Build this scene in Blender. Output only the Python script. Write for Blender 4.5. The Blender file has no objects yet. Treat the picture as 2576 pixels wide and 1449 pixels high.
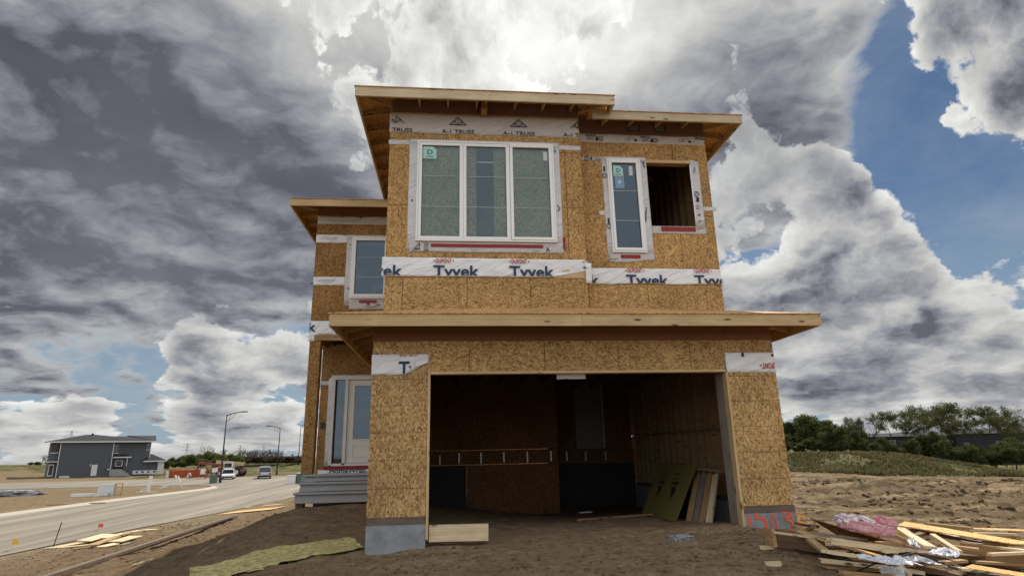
import bpy, bmesh, math, random
import numpy as np
from mathutils import Vector, Matrix, noise as mnoise
random.seed(7); rng = np.random.default_rng(7)
R = math.radians
scene = bpy.context.scene; COL = scene.collection

# ------------------------------------------------------------------ camera
CAM = np.array([1.27, -9.5, 0.92]); YAW, PITCH, ROLL, FPX = R(5.773), R(15.24), R(1.231), 1497.0
_F = np.array([math.sin(YAW)*math.cos(PITCH), math.cos(YAW)*math.cos(PITCH), math.sin(PITCH)])
_R = np.array([math.cos(YAW), -math.sin(YAW), 0.0]); _U = np.cross(_R, _F)
cr, sr = math.cos(ROLL), math.sin(ROLL)
def ray(px, py):
    X = px-1288; Y = py-724.5
    x = cr*X - sr*Y; y = sr*X + cr*Y
    return _R*x/FPX - _U*y/FPX + _F
def at(px, py, ax, val):
    d = ray(px, py); t = (val-CAM[ax])/d[ax]; return CAM + d*t
def atc(px, py, c): return CAM + ray(px, py)*c
cam = bpy.data.objects.new('camera', bpy.data.cameras.new('camera')); COL.objects.link(cam)
rx = ray(1289, 724.5)-ray(1288, 724.5); ry = ray(1288, 723.5)-ray(1288, 724.5)
rx /= np.linalg.norm(rx); ry /= np.linalg.norm(ry)
m = Matrix.Identity(4)
for i in range(3):
    m[i][0] = rx[i]; m[i][1] = ry[i]; m[i][2] = -_F[i]; m[i][3] = CAM[i]
cam.matrix_world = m
cam.data.sensor_fit = 'HORIZONTAL'; cam.data.sensor_width = 36.0; cam.data.lens = 36.0*FPX/2576
cam.data.clip_end = 3000; cam.data.clip_start = 0.05
scene.camera = cam

# ------------------------------------------------------------------ node helpers
class NT:
    def __init__(s, tree): s.t = tree; s.n = tree.nodes; s.l = tree.links
    def put(s, sock, v):
        if isinstance(v, S): s.l.new(v.o, sock)
        elif v is not None:
            if isinstance(v, (tuple, list)) and len(v) == 3 and sock.type == 'RGBA': v = tuple(v)+(1,)
            sock.default_value = v
    def node(s, typ, ins={}, out=0, **props):
        n = s.n.new(typ)
        for k, v in props.items(): setattr(n, k, v)
        for k, v in ins.items(): s.put(n.inputs[k], v)
        return S(s, n.outputs[out])
    def math(s, op, a, b=None, c=None, clamp=False):
        n = s.n.new('ShaderNodeMath'); n.operation = op; n.use_clamp = clamp
        for i, v in enumerate((a, b, c)): s.put(n.inputs[i], v)
        return S(s, n.outputs[0])
    def vmath(s, op, a, b=None, scale=None):
        n = s.n.new('ShaderNodeVectorMath'); n.operation = op
        s.put(n.inputs[0], a)
        if b is not None: s.put(n.inputs[1], b)
        if scale is not None: s.put(n.inputs['Scale'], scale)
        return S(s, n.outputs['Value' if op in ('DOT_PRODUCT', 'LENGTH', 'DISTANCE') else 'Vector'])
    def xyz(s, v):
        n = s.n.new('ShaderNodeSeparateXYZ'); s.put(n.inputs[0], v); return [S(s, o) for o in n.outputs]
    def comb(s, x=0.0, y=0.0, z=0.0):
        return s.node('ShaderNodeCombineXYZ', {0: x, 1: y, 2: z})
    def noise(s, v, scale=5, detail=4, rough=.5, dist=0, out=0, **k):
        return s.node('ShaderNodeTexNoise', {'Vector': v, 'Scale': scale, 'Detail': detail, 'Roughness': rough, 'Distortion': dist}, out, **k)
    def vor(s, v, scale=5, out=0, **k):
        return s.node('ShaderNodeTexVoronoi', {'Vector': v, 'Scale': scale}, out, **k)
    def mr(s, v, a, b, c=0.0, d=1.0, smooth=False, clamp=True):
        n = s.n.new('ShaderNodeMapRange'); n.clamp = clamp
        if smooth: n.interpolation_type = 'SMOOTHSTEP'
        for i, x in enumerate((v, a, b, c, d)): s.put(n.inputs[i], x)
        return S(s, n.outputs[0])
    def mix(s, f, a, b, mode='MIX'):
        n = s.n.new('ShaderNodeMix'); n.data_type = 'RGBA'; n.blend_type = mode
        s.put(n.inputs[0], f); s.put(n.inputs[6], a); s.put(n.inputs[7], b)
        return S(s, n.outputs[2])
    def ramp(s, f, stops, interp='LINEAR'):
        n = s.n.new('ShaderNodeValToRGB'); s.put(n.inputs[0], f); e = n.color_ramp; e.interpolation = interp
        while len(e.elements) < len(stops): e.elements.new(0.5)
        for el, (p, c) in zip(e.elements, stops): el.position = p; el.color = tuple(c)+(1,)
        return S(s, n.outputs[0])
class S:
    def __init__(s, t, o): s.t = t; s.o = o
    def __add__(s, b): return s.t.math('ADD', s, b)
    __radd__ = __add__
    def __sub__(s, b): return s.t.math('SUBTRACT', s, b)
    def __rsub__(s, b): return s.t.math('SUBTRACT', b, s)
    def __mul__(s, b): return s.t.math('MULTIPLY', s, b)
    __rmul__ = __mul__
    def __truediv__(s, b): return s.t.math('DIVIDE', s, b)

# ------------------------------------------------------------------ sun, sky with clouds
SUN_EL, SUN_AZ = R(45), R(14)          # azimuth measured from +Y towards +X; the sun stands behind the house
sd = Vector((math.sin(SUN_AZ)*math.cos(SUN_EL), math.cos(SUN_AZ)*math.cos(SUN_EL), math.sin(SUN_EL)))
sun = bpy.data.objects.new('sun', bpy.data.lights.new('sun', 'SUN')); COL.objects.link(sun)
sun.data.energy = 4.8; sun.data.angle = R(0.6); sun.data.color = (1, .93, .82)
sun.rotation_euler = sd.to_track_quat('Z', 'Y').to_euler()
scene.view_settings.view_transform = 'Standard'; scene.view_settings.look = 'None'
scene.view_settings.exposure = 0.35; scene.view_settings.gamma = 1.0; scene.view_settings.use_curve_mapping = False

world = bpy.data.worlds.new('World'); scene.world = world; world.use_nodes = True
world.node_tree.nodes.clear(); W = NT(world.node_tree)
D = W.node('ShaderNodeTexCoord', out=0)      # 'Generated' = view direction in a world
sky = W.node('ShaderNodeTexSky', {}, sky_type='NISHITA', sun_disc=False, sun_elevation=SUN_EL, sun_rotation=SUN_AZ, air_density=1.0, dust_density=.6, ozone_density=1.5)
dx, dy, dz = W.xyz(D)
zz = W.math('MAXIMUM', dz, -0.05)+0.25
P = W.comb(dx/zz, dy/zz, 0.0)
def blob(px, py, rad, amt, sky_el=None):
    d = ray(px, py); d = d/np.linalg.norm(d)
    dot = W.vmath('DOT_PRODUCT', D, tuple(d))
    return W.mr(dot, math.cos(rad/FPX*1.0), 1.0, 0.0, amt, smooth=True)
def total(lst):
    s = None
    for b in lst:
        x = blob(*b); s = x if s is None else s+x
    return s
CLOUD_GAIN, SKY_GAIN, BACK_GAIN = 7.6, .42, 2.7
def put_vor(v, scale, det, rough=.55, smooth=.25):
    b = W.n.new('ShaderNodeTexVoronoi'); b.voronoi_dimensions = '2D'; b.feature = 'SMOOTH_F1'; b.normalize = True
    for k_, x_ in (('Vector', v), ('Scale', scale), ('Detail', det), ('Roughness', rough), ('Lacunarity', 2.2), ('Smoothness', smooth)): W.put(b.inputs[k_], x_)
    return S(W, b.outputs['Distance'])
sdot = W.vmath('DOT_PRODUCT', D, tuple(sd))
near = W.mr(sdot, .80, 1.0, 0, 1, smooth=True)
glow = W.mr(sdot, .94, .995, 0, 1, smooth=True)
low = W.mr(dz, .04, .30, 1.0, 0.0, smooth=True)
# --- high soft deck: the dark banks, seen in perspective
wv = W.vmath('SUBTRACT', W.noise(P, 2.2, 4, .55, out=1), (.5, .5, .5))
PW = W.vmath('ADD', P, W.vmath('SCALE', wv, scale=.30))
d0 = (W.noise(PW, 2.1, 10, .58)-.5)*2.6
d1 = (W.noise(W.vmath('ADD', PW, W.vmath('SCALE', W.vmath('NORMALIZE', W.vmath('SUBTRACT', (sd.x/(sd.z+.25), sd.y/(sd.z+.25), 0.0), P)), scale=-.07)), 2.1, 7, .58)-.5)*2.6
deck = total([(1100, 420, 500, .2), (330, 280, 760, .62), (60, 540, 420, .34), (650, 470, 420, .44), (830, 620, 190, .26), (250, 570, 300, .22),
              (1780, 230, 430, .80), (1960, 60, 300, .22), (2020, 470, 220, .20), (1250, 80, 500, .40), (2250, 60, 160, .10),
              (2330, 230, 230, -.55), (2500, 430, 220, -.45), (300, 790, 200, -.30), (2480, 740, 200, -.2)])
dd = d0+deck-.10
cov1 = W.mr(dd, .0, .30, smooth=True)
thk1 = W.math('MAXIMUM', 1.0-W.math('EXPONENT', dd*-2.6), 0.0)
brt1 = W.math('MINIMUM', total([(1150, 90, 430, 1.2), (1460, 0, 280, .9), (2050, 560, 300, .4), (700, 60, 200, .35)]), 1.0)
soft = W.noise(PW, 1.5, 4, .55)
lum1 = .64-thk1*(.47-brt1*.30)+(soft-.5)*.75*(.35+.65*thk1)-(d0*.055)+(W.noise(PW, 4.6, 7, .60)-.5)*.26*thk1-(d0-d1)*.40+near*.22*(1.0-thk1*.6)+glow*.26
lum1 = W.math('MAXIMUM', lum1, W.mr(soft, .3, .7, .105, .21))
# --- cumulus: billowing heaps with flat shading below and sunlit rims
az_ = W.math('ARCTAN2', dx, dy); el_ = W.math('ARCSINE', dz)
A0 = W.comb(az_*3.6, W.math('LOGARITHM', W.math('MAXIMUM', el_, -.02)+.07, math.e)*1.1+el_*1.7, 0.0)
wa = W.vmath('SUBTRACT', W.noise(A0, 3.2, 6, .62, out=1), (.5, .5, .5))
AW = W.vmath('ADD', A0, W.vmath('SCALE', wa, scale=.26))
def heap(v, det):
    return (W.noise(v, 1.9, det+2, .52)-.5)*2.7-(put_vor(v, 2.6, float(det)-2.0, .58)-.40)*1.15
c0 = heap(AW, 7)
tow = W.vmath('NORMALIZE', W.vmath('SUBTRACT', (SUN_AZ*3.6, math.log(SUN_EL+.07)*1.1+SUN_EL*1.7, 0.0), A0))
c1 = heap(W.vmath('ADD', AW, W.vmath('SCALE', tow, scale=.085)), 5)
heaps = total([(330, 330, 520, -.75), (1650, 170, 200, -.5), (1950, 350, 200, .1), (180, 1080, 260, .15), (2300, 1060, 300, .12), (420, 700, 150, .12), (1960, 610, 380, .36), (2290, 640, 280, .36), (2120, 420, 90, .2), (1900, 690, 200, .30), (2110, 430, 110, .25), (2080, 190, 170, -.7), (2550, 120, 200, 1.05), (2650, 330, 140, .7), (2365, 345, 75, .75), (2250, 20, 160, .35), (2440, 20, 90, .3),
               (560, 860, 240, .42), (820, 820, 160, .28), (100, 800, 110, .50), (220, 960, 120, .30), (1150, 90, 420, .55), (700, 120, 200, .2), (1550, 60, 220, .25), (2120, 880, 260, .28), (2200, 745, 110, -.25), (2420, 930, 330, .25), (700, 1020, 220, .18), (60, 700, 90, .35),
               (2290, 210, 190, -.75), (2500, 470, 190, -.80), (2190, 330, 90, -.35), (2480, 760, 120, -.35), (250, 760, 200, -.5), (640, 735, 150, -.5), (40, 890, 140, -.5), (300, 900, 110, -.5), (380, 985, 110, -.35), (640, 980, 110, -.25), (2440, 640, 60, -.2)])
dc = c0+heaps+low*.27-.26+(1.0-low)*-.12
cov2 = W.mr(dc, -.02, .12, smooth=True)
thk2 = W.math('MAXIMUM', 1.0-W.math('EXPONENT', dc*-1.5), 0.0)
rel = W.mr(c0-c1, -.42, .46, -1, 1)
lum2 = .80-thk2*.68+rel*.30+(soft-.5)*.3*thk2+near*.15+glow*.12+low*.03
lum2 = W.math('MINIMUM', W.math('MAXIMUM', lum2, .15), 1.15)
bk = W.mr(dy, .15, -.35, smooth=True)
def tint(l): return W.vmath('SCALE', W.mix(W.mr(l, .10, .55), (.84, .90, 1.12, 1), (1.0, 1.0, .975, 1)), scale=l*CLOUD_GAIN)
skyc = W.vmath('MULTIPLY', sky, (.60, .78, .94))
skyc = W.vmath('SCALE', skyc, scale=SKY_GAIN)
skyc = W.mix(W.mr(dz, 0.0, .30, .85, 0.0), skyc, (2.5, 3.3, 4.0, 1))
veil = W.mr(W.noise(PW, 1.3, 6, .65), .38, .75, 0, .60)
skyc = W.mix(veil, skyc, (2.9, 3.4, 4.0, 1))
colr = W.mix(cov1, skyc, tint(lum1))
colr = W.mix(cov2*(1.0-cov1*.55*W.mr(thk1, .3, .8)*(1.0-brt1)), colr, tint(lum2))
# unseen clouds opposite the sun, brightened and evened as added fill for the facade
colr = W.mix(bk*.72, colr, (.5*BACK_GAIN*CLOUD_GAIN*.97, .5*BACK_GAIN*CLOUD_GAIN, .5*BACK_GAIN*CLOUD_GAIN*1.03, 1))
below = W.mr(dz, -.02, 0.0)
colr = W.mix(below, (1.5, 1.3, 1.1, 1), colr)
bg = W.node('ShaderNodeBackground', {'Color': colr, 'Strength': .1})
wo = W.n.new('ShaderNodeOutputWorld'); W.l.new(bg.o, wo.inputs[0])
world.cycles.sampling_method = 'MANUAL'; world.cycles.sample_map_resolution = 512
# ------------------------------------------------------------------ materials
def new_mat(name):
    m = bpy.data.materials.new(name); m.use_nodes = True; m.node_tree.nodes.clear(); return m, NT(m.node_tree)
def finish(m, t, color, rough=.8, bump=None, bstr=.3, bdist=.01, metal=0.0, spec=.3, **kw):
    ins = {'Base Color': color, 'Roughness': rough, 'Metallic': metal, 'Specular IOR Level': spec}; ins.update(kw)
    if bump is not None:
        ins['Normal'] = t.node('ShaderNodeBump', {'Height': bump, 'Strength': bstr, 'Distance': bdist})
    p = t.node('ShaderNodeBsdfPrincipled', ins)
    o = t.n.new('ShaderNodeOutputMaterial'); t.l.new(p.o, o.inputs[0]); return m
def obj_uv(t):
    """object-space coordinates unrolled onto the face's own plane: walls (x,z) or (y,z), flat faces (x,y)"""
    tc = t.n.new('ShaderNodeTexCoord'); o = S(t, tc.outputs['Object']); nrm = S(t, tc.outputs['Normal'])
    x, y, z = t.xyz(o); nx, ny, nz = t.xyz(nrm)
    ax = t.math('GREATER_THAN', t.math('ABSOLUTE', nx), .7); az = t.math('GREATER_THAN', t.math('ABSOLUTE', nz), .7)
    u = x*(1.0-ax)+y*ax; v = z*(1.0-az)+y*az
    rnd = t.node('ShaderNodeObjectInfo', out='Random')
    return t.comb(u, v, rnd*7.3), rnd
def osb_mat(name, ang=0.0, spread=2.2, tint=(1, 1, 1), val=1.0, lines=None, red=0.0):
    m, t = new_mat(name); uv, rnd = obj_uv(t)
    o1 = t.n.new('ShaderNodeTexVoronoi'); o1.voronoi_dimensions = '2D'; t.put(o1.inputs['Vector'], uv); t.put(o1.inputs['Scale'], 13.0)
    pos = S(t, o1.outputs['Position']); rc, gc, bc = t.xyz(S(t, o1.outputs['Color']))
    loc = t.vmath('SUBTRACT', uv, pos)
    rot = t.node('ShaderNodeVectorRotate', {'Vector': loc, 'Angle': (rc-.5)*spread+ang}, rotation_type='Z_AXIS')
    rx_, ry_, _ = t.xyz(rot)
    q = t.comb(rx_*78.0+gc*90.0, ry_*18.0+bc*90.0, 0.0)
    inner = t.n.new('ShaderNodeTexVoronoi'); inner.voronoi_dimensions = '2D'; t.put(inner.inputs['Vector'], q); t.put(inner.inputs['Scale'], 1.0)
    ir, ig, ib = t.xyz(S(t, inner.outputs['Color']))
    # second layer of loose strands over the first
    fld = t.noise(uv, 3.0, 2, .5)
    rot2 = t.node('ShaderNodeVectorRotate', {'Vector': uv, 'Angle': (fld-.5)*spread*2.0+ang+.5}, rotation_type='Z_AXIS')
    x2, y2, _ = t.xyz(rot2)
    st = t.noise(t.comb(x2*75.0, y2*11.0, 0.0), 1.0, 3, .6)
    f = ir*.60+ib*.06+st*.62-.10
    big = t.noise(uv, 1.3, 3, .5)
    c = t.ramp(f, [(.14, (.10, .052, .017)), (.30, (.235, .137, .052)), (.48, (.37, .235, .100)), (.68, (.475, .32, .150)), (.88, (.60, .44, .24))])
    c = t.mix(.5, c, t.ramp(big, [(.3, (.36, .33, .30)), (.7, (.64, .60, .56))]), 'OVERLAY')
    if lines:
        # faint printed nailing lines and panel joints
        u, v, _ = t.xyz(uv); d = None
        for ax_, sp, off, wid, dark in lines:
            s_ = (u if ax_ == 0 else v)+(t.noise(uv, .8, 1, .5)-.5)*.012
            fr = t.math('ABSOLUTE', t.math('FRACT', (s_-off)/sp)-.5)
            ln = t.mr(fr, .5-wid/sp, .5-wid/sp*.4, 1.0, dark)
            d = ln if d is None else d*ln
        c = t.vmath('SCALE', c, scale=d)
    wv_ = t.noise(uv, .9, 4, .6)
    c = t.vmath('SCALE', c, scale=t.mr(wv_, .3, .7, .86, 1.12))
    c = t.vmath('MULTIPLY', c, tuple(val*x*y for x, y in zip(tint, (1.06, 1.04, .97))))
    return finish(m, t, c, .78, bump=f, bstr=.35, bdist=.006, spec=.25)
def lumber_mat(name, base=(.50, .34, .17), dark=(.30, .17, .07), knots=True, val=1.0, dirt=0.0):
    m, t = new_mat(name)
    tc = t.n.new('ShaderNodeTexCoord'); o = S(t, tc.outputs['Object'])
    rnd = t.node('ShaderNodeObjectInfo', out='Random')
    v = t.vmath('ADD', t.vmath('MULTIPLY', o, (.9, 11.0, 11.0)), t.comb(rnd*31.0, rnd*17.0, rnd*5.0))
    g = t.noise(v, 2.2, 5, .6, .6)
    fine_ = t.noise(t.vmath('MULTIPLY', v, (1.5, 9.0, 9.0)), 2.0, 3, .6)
    c = t.mix(t.mr(g*.75+fine_*.25, .33, .68), dark, base)
    if knots:
        kv = t.vmath('ADD', t.vmath('MULTIPLY', o, (2.6, 9.0, 9.0)), t.comb(rnd*11.0, rnd*3.0, 0.0))
        k = t.vor(kv, 1.0, 0); pick = t.xyz(t.vor(kv, 1.0, 1))[0]
        kk = t.mr(k, .09, .22, 1.0, 0.0)*t.math('GREATER_THAN', pick, .42)
        c = t.mix(kk, c, (.10, .045, .018, 1))
    tone = t.noise(t.vmath('ADD', o, t.comb(rnd*9.0, 0.0, 0.0)), .9, 3, .6)
    c = t.vmath('SCALE', c, scale=(t.mr(tone, .25, .75, .80, 1.12)*(t.mr(rnd, 0.0, 1.0, .88, 1.08)))*val)
    if dirt: c = t.mix(t.mr(t.noise(o, 4, 4, .6), .45, .7, 0, dirt), c, (.14, .10, .065, 1))
    return finish(m, t, c, .72, bump=g, bstr=.15, bdist=.004)
def plain_mat(name, col, rough=.7, var=.12, scale=6, bump=.0, metal=0.0, spec=.3, dirt=None):
    m, t = new_mat(name)
    tc = t.n.new('ShaderNodeTexCoord'); o = S(t, tc.outputs['Object'])
    n = t.noise(o, scale, 5, .6)
    c = t.vmath('SCALE', tuple(col), scale=t.mr(n, .25, .75, 1-var, 1+var))
    if dirt:
        c = t.mix(t.mr(t.noise(o, scale*.35, 5, .65), .5, .75, 0, .6), c, tuple(dirt)+(1,))
    return finish(m, t, c, rough, bump=n if bump else None, bstr=bump, bdist=.01, metal=metal, spec=spec)
def wrap_mat(name, col=(.88, .88, .89)):
    m, t = new_mat(name)
    tc = t.n.new('ShaderNodeTexCoord'); o = S(t, tc.outputs['Object'])
    rot = t.node('ShaderNodeVectorRotate', {'Vector': o, 'Angle': .42}, rotation_type='Y_AXIS')
    w = t.noise(t.vmath('MULTIPLY', rot, (1.2, 3.0, 7.0)), 1.6, 4, .55, .8)
    f2 = t.noise(o, 60, 2, .5)
    c = t.vmath('SCALE', col, scale=t.mr(w, .2, .8, .78, 1.06))
    return finish(m, t, c, .55, bump=w+f2*.03, bstr=.8, bdist=.05, spec=.3)
def concrete_mat(name, col=(.33, .34, .34), var=.25, streak=True):
    m, t = new_mat(name); uv, rnd = obj_uv(t)
    n = t.noise(uv, 3.5, 8, .65); n2 = t.noise(uv, 22, 4, .6)
    c = t.vmath('SCALE', col, scale=t.mr(n, .25, .75, 1-var, 1+var)*t.mr(n2, .2, .8, .93, 1.06))
    if streak: c = t.mix(t.mr(t.noise(uv, 5, 6, .7), .60, .66, 0, .45), c, (.17, .13, .12, 1))
    return finish(m, t, c, .85, bump=n*.7+n2*.3, bstr=.3, bdist=.01)
def glass_mat(name, refl=.16, tint=(.75, .82, .84)):
    """window pane: a coated mirror share over a tinted clear one"""
    m, t = new_mat(name)
    gl = t.node('ShaderNodeBsdfGlossy', {'Color': (.80, .92, 1.0, 1), 'Roughness': .015})
    tr = t.node('ShaderNodeBsdfTransparent', {'Color': tuple(tint)+(1,)})
    fr = t.node('ShaderNodeFresnel', {'IOR': 1.5})
    mx = t.n.new('ShaderNodeMixShader'); t.put(mx.inputs[0], fr*.9+refl); t.l.new(tr.o, mx.inputs[1]); t.l.new(gl.o, mx.inputs[2])
    o = t.n.new('ShaderNodeOutputMaterial'); t.l.new(mx.outputs[0], o.inputs[0]); return m
M = {}
M['osb_v'] = osb_mat('osb upright', 0.0, 2.0, lines=[(1, .406, .0, .008, .55), (1, .203, .08, .005, .82)])
M['osb_h'] = osb_mat('osb lengthwise', 1.57, 2.0, tint=(1.0, .985, .93), lines=[(0, .406, .1, .006, .70), (0, 1.22, .3, .012, .42)])
M['osb_up'] = osb_mat('osb upper', 0.1, 2.4, tint=(1.0, .94, .86), lines=[(1, 1.22, .75, .012, .40), (0, 2.44, 1.1, .012, .42), (0, .406, .25, .005, .84)])
M['osb_old'] = osb_mat('osb weathered', .4, 2.6, tint=(.80, .68, .56), val=.9, lines=[(1, 1.22, .5, .006, .6)])
M['osb_in'] = osb_mat('osb inside shaded', 1.2, 2.6, tint=(.55, .42, .34), val=.62, lines=[(0, 1.22, 0.1, .006, .6)])  # darker copy of the strand board, indoor shade put into its colour
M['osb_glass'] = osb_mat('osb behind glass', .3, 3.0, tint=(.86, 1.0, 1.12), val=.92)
M['osb_new'] = osb_mat('osb fresh offcut', .8, 3.0, tint=(1.2, 1.14, 1.05), val=1.3)
M['deck'] = osb_mat('roof sheathing', 1.3, 2.0, tint=(1.02, .93, .84), val=1.25, lines=[(0, .61, .2, .008, .45)])
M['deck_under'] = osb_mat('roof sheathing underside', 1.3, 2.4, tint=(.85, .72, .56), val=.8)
M['lumber'] = lumber_mat('spruce lumber')
M['fascia'] = lumber_mat('spruce fascia', base=(.64, .47, .25), dark=(.46, .31, .145))
M['fascia_up'] = lumber_mat('spruce fascia pale', base=(.66, .55, .38), dark=(.50, .38, .23))
M['lumber_pale'] = lumber_mat('fresh sawn spruce', base=(.80, .67, .44), dark=(.58, .43, .24))
M['lumber_grey'] = lumber_mat('greyed lumber', base=(.33, .29, .25), dark=(.20, .165, .13), dirt=.35)
M['lumber_dark'] = lumber_mat('dark brown lumber', base=(.21, .13, .07), dark=(.10, .055, .03), dirt=.3)  # darker, browner lumber with dirt patches
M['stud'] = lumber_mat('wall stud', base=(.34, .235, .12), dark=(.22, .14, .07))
M['brown'] = plain_mat('brown fibreboard', (.20, .090, .042), .85, .10, 4)
M['brown_up'] = plain_mat('dull brown fibreboard', (.155, .085, .066), .85, .10, 4)
M['wrap'] = wrap_mat('house wrap')
M['wrap_dull'] = wrap_mat('poly wrap', (.60, .56, .53))
M['tape'] = wrap_mat('flashing tape', (.68, .66, .66))
M['vinyl'] = plain_mat('white vinyl', (.86, .85, .83), .35, .03, 3)
M['grille'] = plain_mat('grille bar', (.36, .40, .40), .4, .03, 3)
M['door'] = plain_mat('primed door', (.70, .66, .60), .5, .05, 3)
M['red_tape'] = plain_mat('red sheathing tape', (.26, .018, .022), .45, .25, 14)
M['navy'] = plain_mat('navy print', (.030, .048, .095), .6, .05)
M['red_ink'] = plain_mat('red print', (.42, .05, .035), .6, .05)
M['black_ink'] = plain_mat('black print', (.025, .024, .026), .6, .05)
M['grey_ink'] = plain_mat('grey print', (.33, .33, .36), .6, .05)
M['paint_orange'] = plain_mat('orange spray paint', (.85, .11, .045), .6, .2, 18)
M['mint'] = plain_mat('mint sticker', (.42, .66, .60), .5, .04)
M['green_ink'] = plain_mat('green print', (.06, .20, .17), .5, .04)
M['paper'] = plain_mat('grey paper sticker', (.55, .60, .60), .6, .04)
M['blue_paper'] = plain_mat('blue sticker', (.20, .33, .46), .6, .04)
M['glass'] = glass_mat('clear pane', .02, (.86, .92, .90))
M['glass_b'] = glass_mat('dark pane', .045, (.40, .50, .58))
M['concrete'] = concrete_mat('foundation concrete', (.25, .26, .265), .38)
M['concrete_step'] = concrete_mat('precast concrete', (.30, .295, .29), .08, False)
M['kerb'] = concrete_mat('kerb concrete', (.40, .37, .31), .12, False)
M['sill'] = lumber_mat('sill plate', base=(.20, .155, .125), dark=(.11, .075, .055), dirt=.4)
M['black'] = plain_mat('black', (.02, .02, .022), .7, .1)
M['dark_metal'] = plain_mat('dark metal', (.035, .035, .04), .5, .1)
M['galv'] = plain_mat('galvanised steel', (.55, .56, .56), .4, .1, metal=.3)
M['white_paint'] = plain_mat('white paint', (.72, .70, .66), .6, .08, dirt=(.4, .36, .3))
M['siding'] = plain_mat('grey siding', (.085, .090, .100), .7, .06, 2)
M['trim'] = plain_mat('white trim', (.62, .62, .61), .6, .04)
M['shingle'] = plain_mat('dark shingle', (.022, .024, .030), .9, .25, 3)

# ------------------------------------------------------------------ mesh helpers
class MB:
    def __init__(s): s.v = []; s.f = []
    def add(s, vs, fs):
        b = len(s.v); s.v += [tuple(map(float, p)) for p in vs]; s.f += [tuple(b+i for i in f) for f in fs]; return s
    def box(s, x0, x1, y0, y1, z0, z1):
        return s.add([(x, y, z) for x in (x0, x1) for y in (y0, y1) for z in (z0, z1)],
                     [(0, 1, 3, 2), (4, 6, 7, 5), (0, 4, 5, 1), (2, 3, 7, 6), (0, 2, 6, 4), (1, 5, 7, 3)])
    def prism(s, pts, d0, d1, axis=1):
        """polygon (a,b) in the plane across `axis`, extruded from d0 to d1"""
        n = len(pts)
        def p(a, b, d): return (d, a, b) if axis == 0 else (a, d, b) if axis == 1 else (a, b, d)
        vs = [p(a, b, d0) for a, b in pts]+[p(a, b, d1) for a, b in pts]
        return s.add(vs, [tuple(range(n)), tuple(range(2*n-1, n-1, -1))]+[(i, i+n, (i+1) % n+n, (i+1) % n) for i in range(n)])
    def hexa(s, a, b):
        """a, b: matching quads (4 points each)"""
        return s.add(list(a)+list(b), [(0, 1, 2, 3), (7, 6, 5, 4)]+[(i, i+4, (i+1) % 4+4, (i+1) % 4) for i in range(4)])
    def bar(s, p, q, w, h, up=(0, 0, 1)):
        p = Vector(p); q = Vector(q); d = (q-p).normalized(); u = Vector(up)
        if abs(d.dot(u)) > .98: u = Vector((0, 1, 0))
        a = d.cross(u).normalized()*w/2; b = a.cross(d).normalized()*h/2
        return s.hexa([p-a-b, p+a-b, p+a+b, p-a+b], [q-a-b, q+a-b, q+a+b, q-a+b])
    def tube(s, pts, rad, n=8):
        P_ = [Vector(p) for p in pts]; k = len(P_); r_ = rad if isinstance(rad, (list, tuple)) else [rad]*k
        b = len(s.v)
        for i, p in enumerate(P_):
            d = (P_[min(i+1, k-1)]-P_[max(i-1, 0)]).normalized(); u = Vector((0, 0, 1)) if abs(d.z) < .9 else Vector((1, 0, 0))
            a = d.cross(u).normalized(); c = a.cross(d)
            for j in range(n):
                t_ = 2*math.pi*j/n; s.v.append(tuple(p+(a*math.cos(t_)+c*math.sin(t_))*r_[i]))
        for i in range(k-1):
            for j in range(n): s.f.append((b+i*n+j, b+i*n+(j+1) % n, b+(i+1)*n+(j+1) % n, b+(i+1)*n+j))
        s.f.append(tuple(b+j for j in range(n))[::-1]); s.f.append(tuple(b+(k-1)*n+j for j in range(n)))
        return s
    def build(s, name, mat, parent=None, smooth=False, matrix=None, loc=None):
        me = bpy.data.meshes.new(name); me.from_pydata(s.v, [], s.f)
        bm = bmesh.new(); bm.from_mesh(me); bmesh.ops.recalc_face_normals(bm, faces=bm.faces); bm.to_mesh(me); bm.free()
        me.materials.append(mat)
        if smooth: me.polygons.foreach_set('use_smooth', [True]*len(me.polygons))
        return link(name, me, parent, matrix, loc)
def link(name, me, parent=None, matrix=None, loc=None):
    o = bpy.data.objects.new(name, me); COL.objects.link(o)
    if matrix is not None: o.matrix_world = matrix
    if loc is not None: o.location = loc
    if parent is not None: o.parent = parent
    return o
def tag(o, label=None, cat=None, group=None, kind=None):
    for k, v in (('label', label), ('category', cat), ('group', group), ('kind', kind)):
        if v: o[k] = v
    return o
def empty(name, loc=(0, 0, 0), rz=0.0):
    o = bpy.data.objects.new(name, None); COL.objects.link(o); o.location = loc; o.rotation_euler = (0, 0, rz); o.empty_display_size = .2; return o
def copy_tree(o, parent=None):
    c = o.copy(); COL.objects.link(c); c.parent = parent
    for ch in list(o.children): copy_tree(ch, c)
    return c
def frame_m(p, q, up=(0, 0, 1)):
    p = Vector(p); q = Vector(q); d = (q-p).normalized(); u = Vector(up)
    if abs(d.dot(u)) > .98: u = Vector((0, 1, 0))
    y = u.cross(d).normalized(); z = d.cross(y).normalized()
    return Matrix(((d.x, y.x, z.x, (p.x+q.x)/2), (d.y, y.y, z.y, (p.y+q.y)/2), (d.z, y.z, z.z, (p.z+q.z)/2), (0, 0, 0, 1))), (q-p).length
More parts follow.
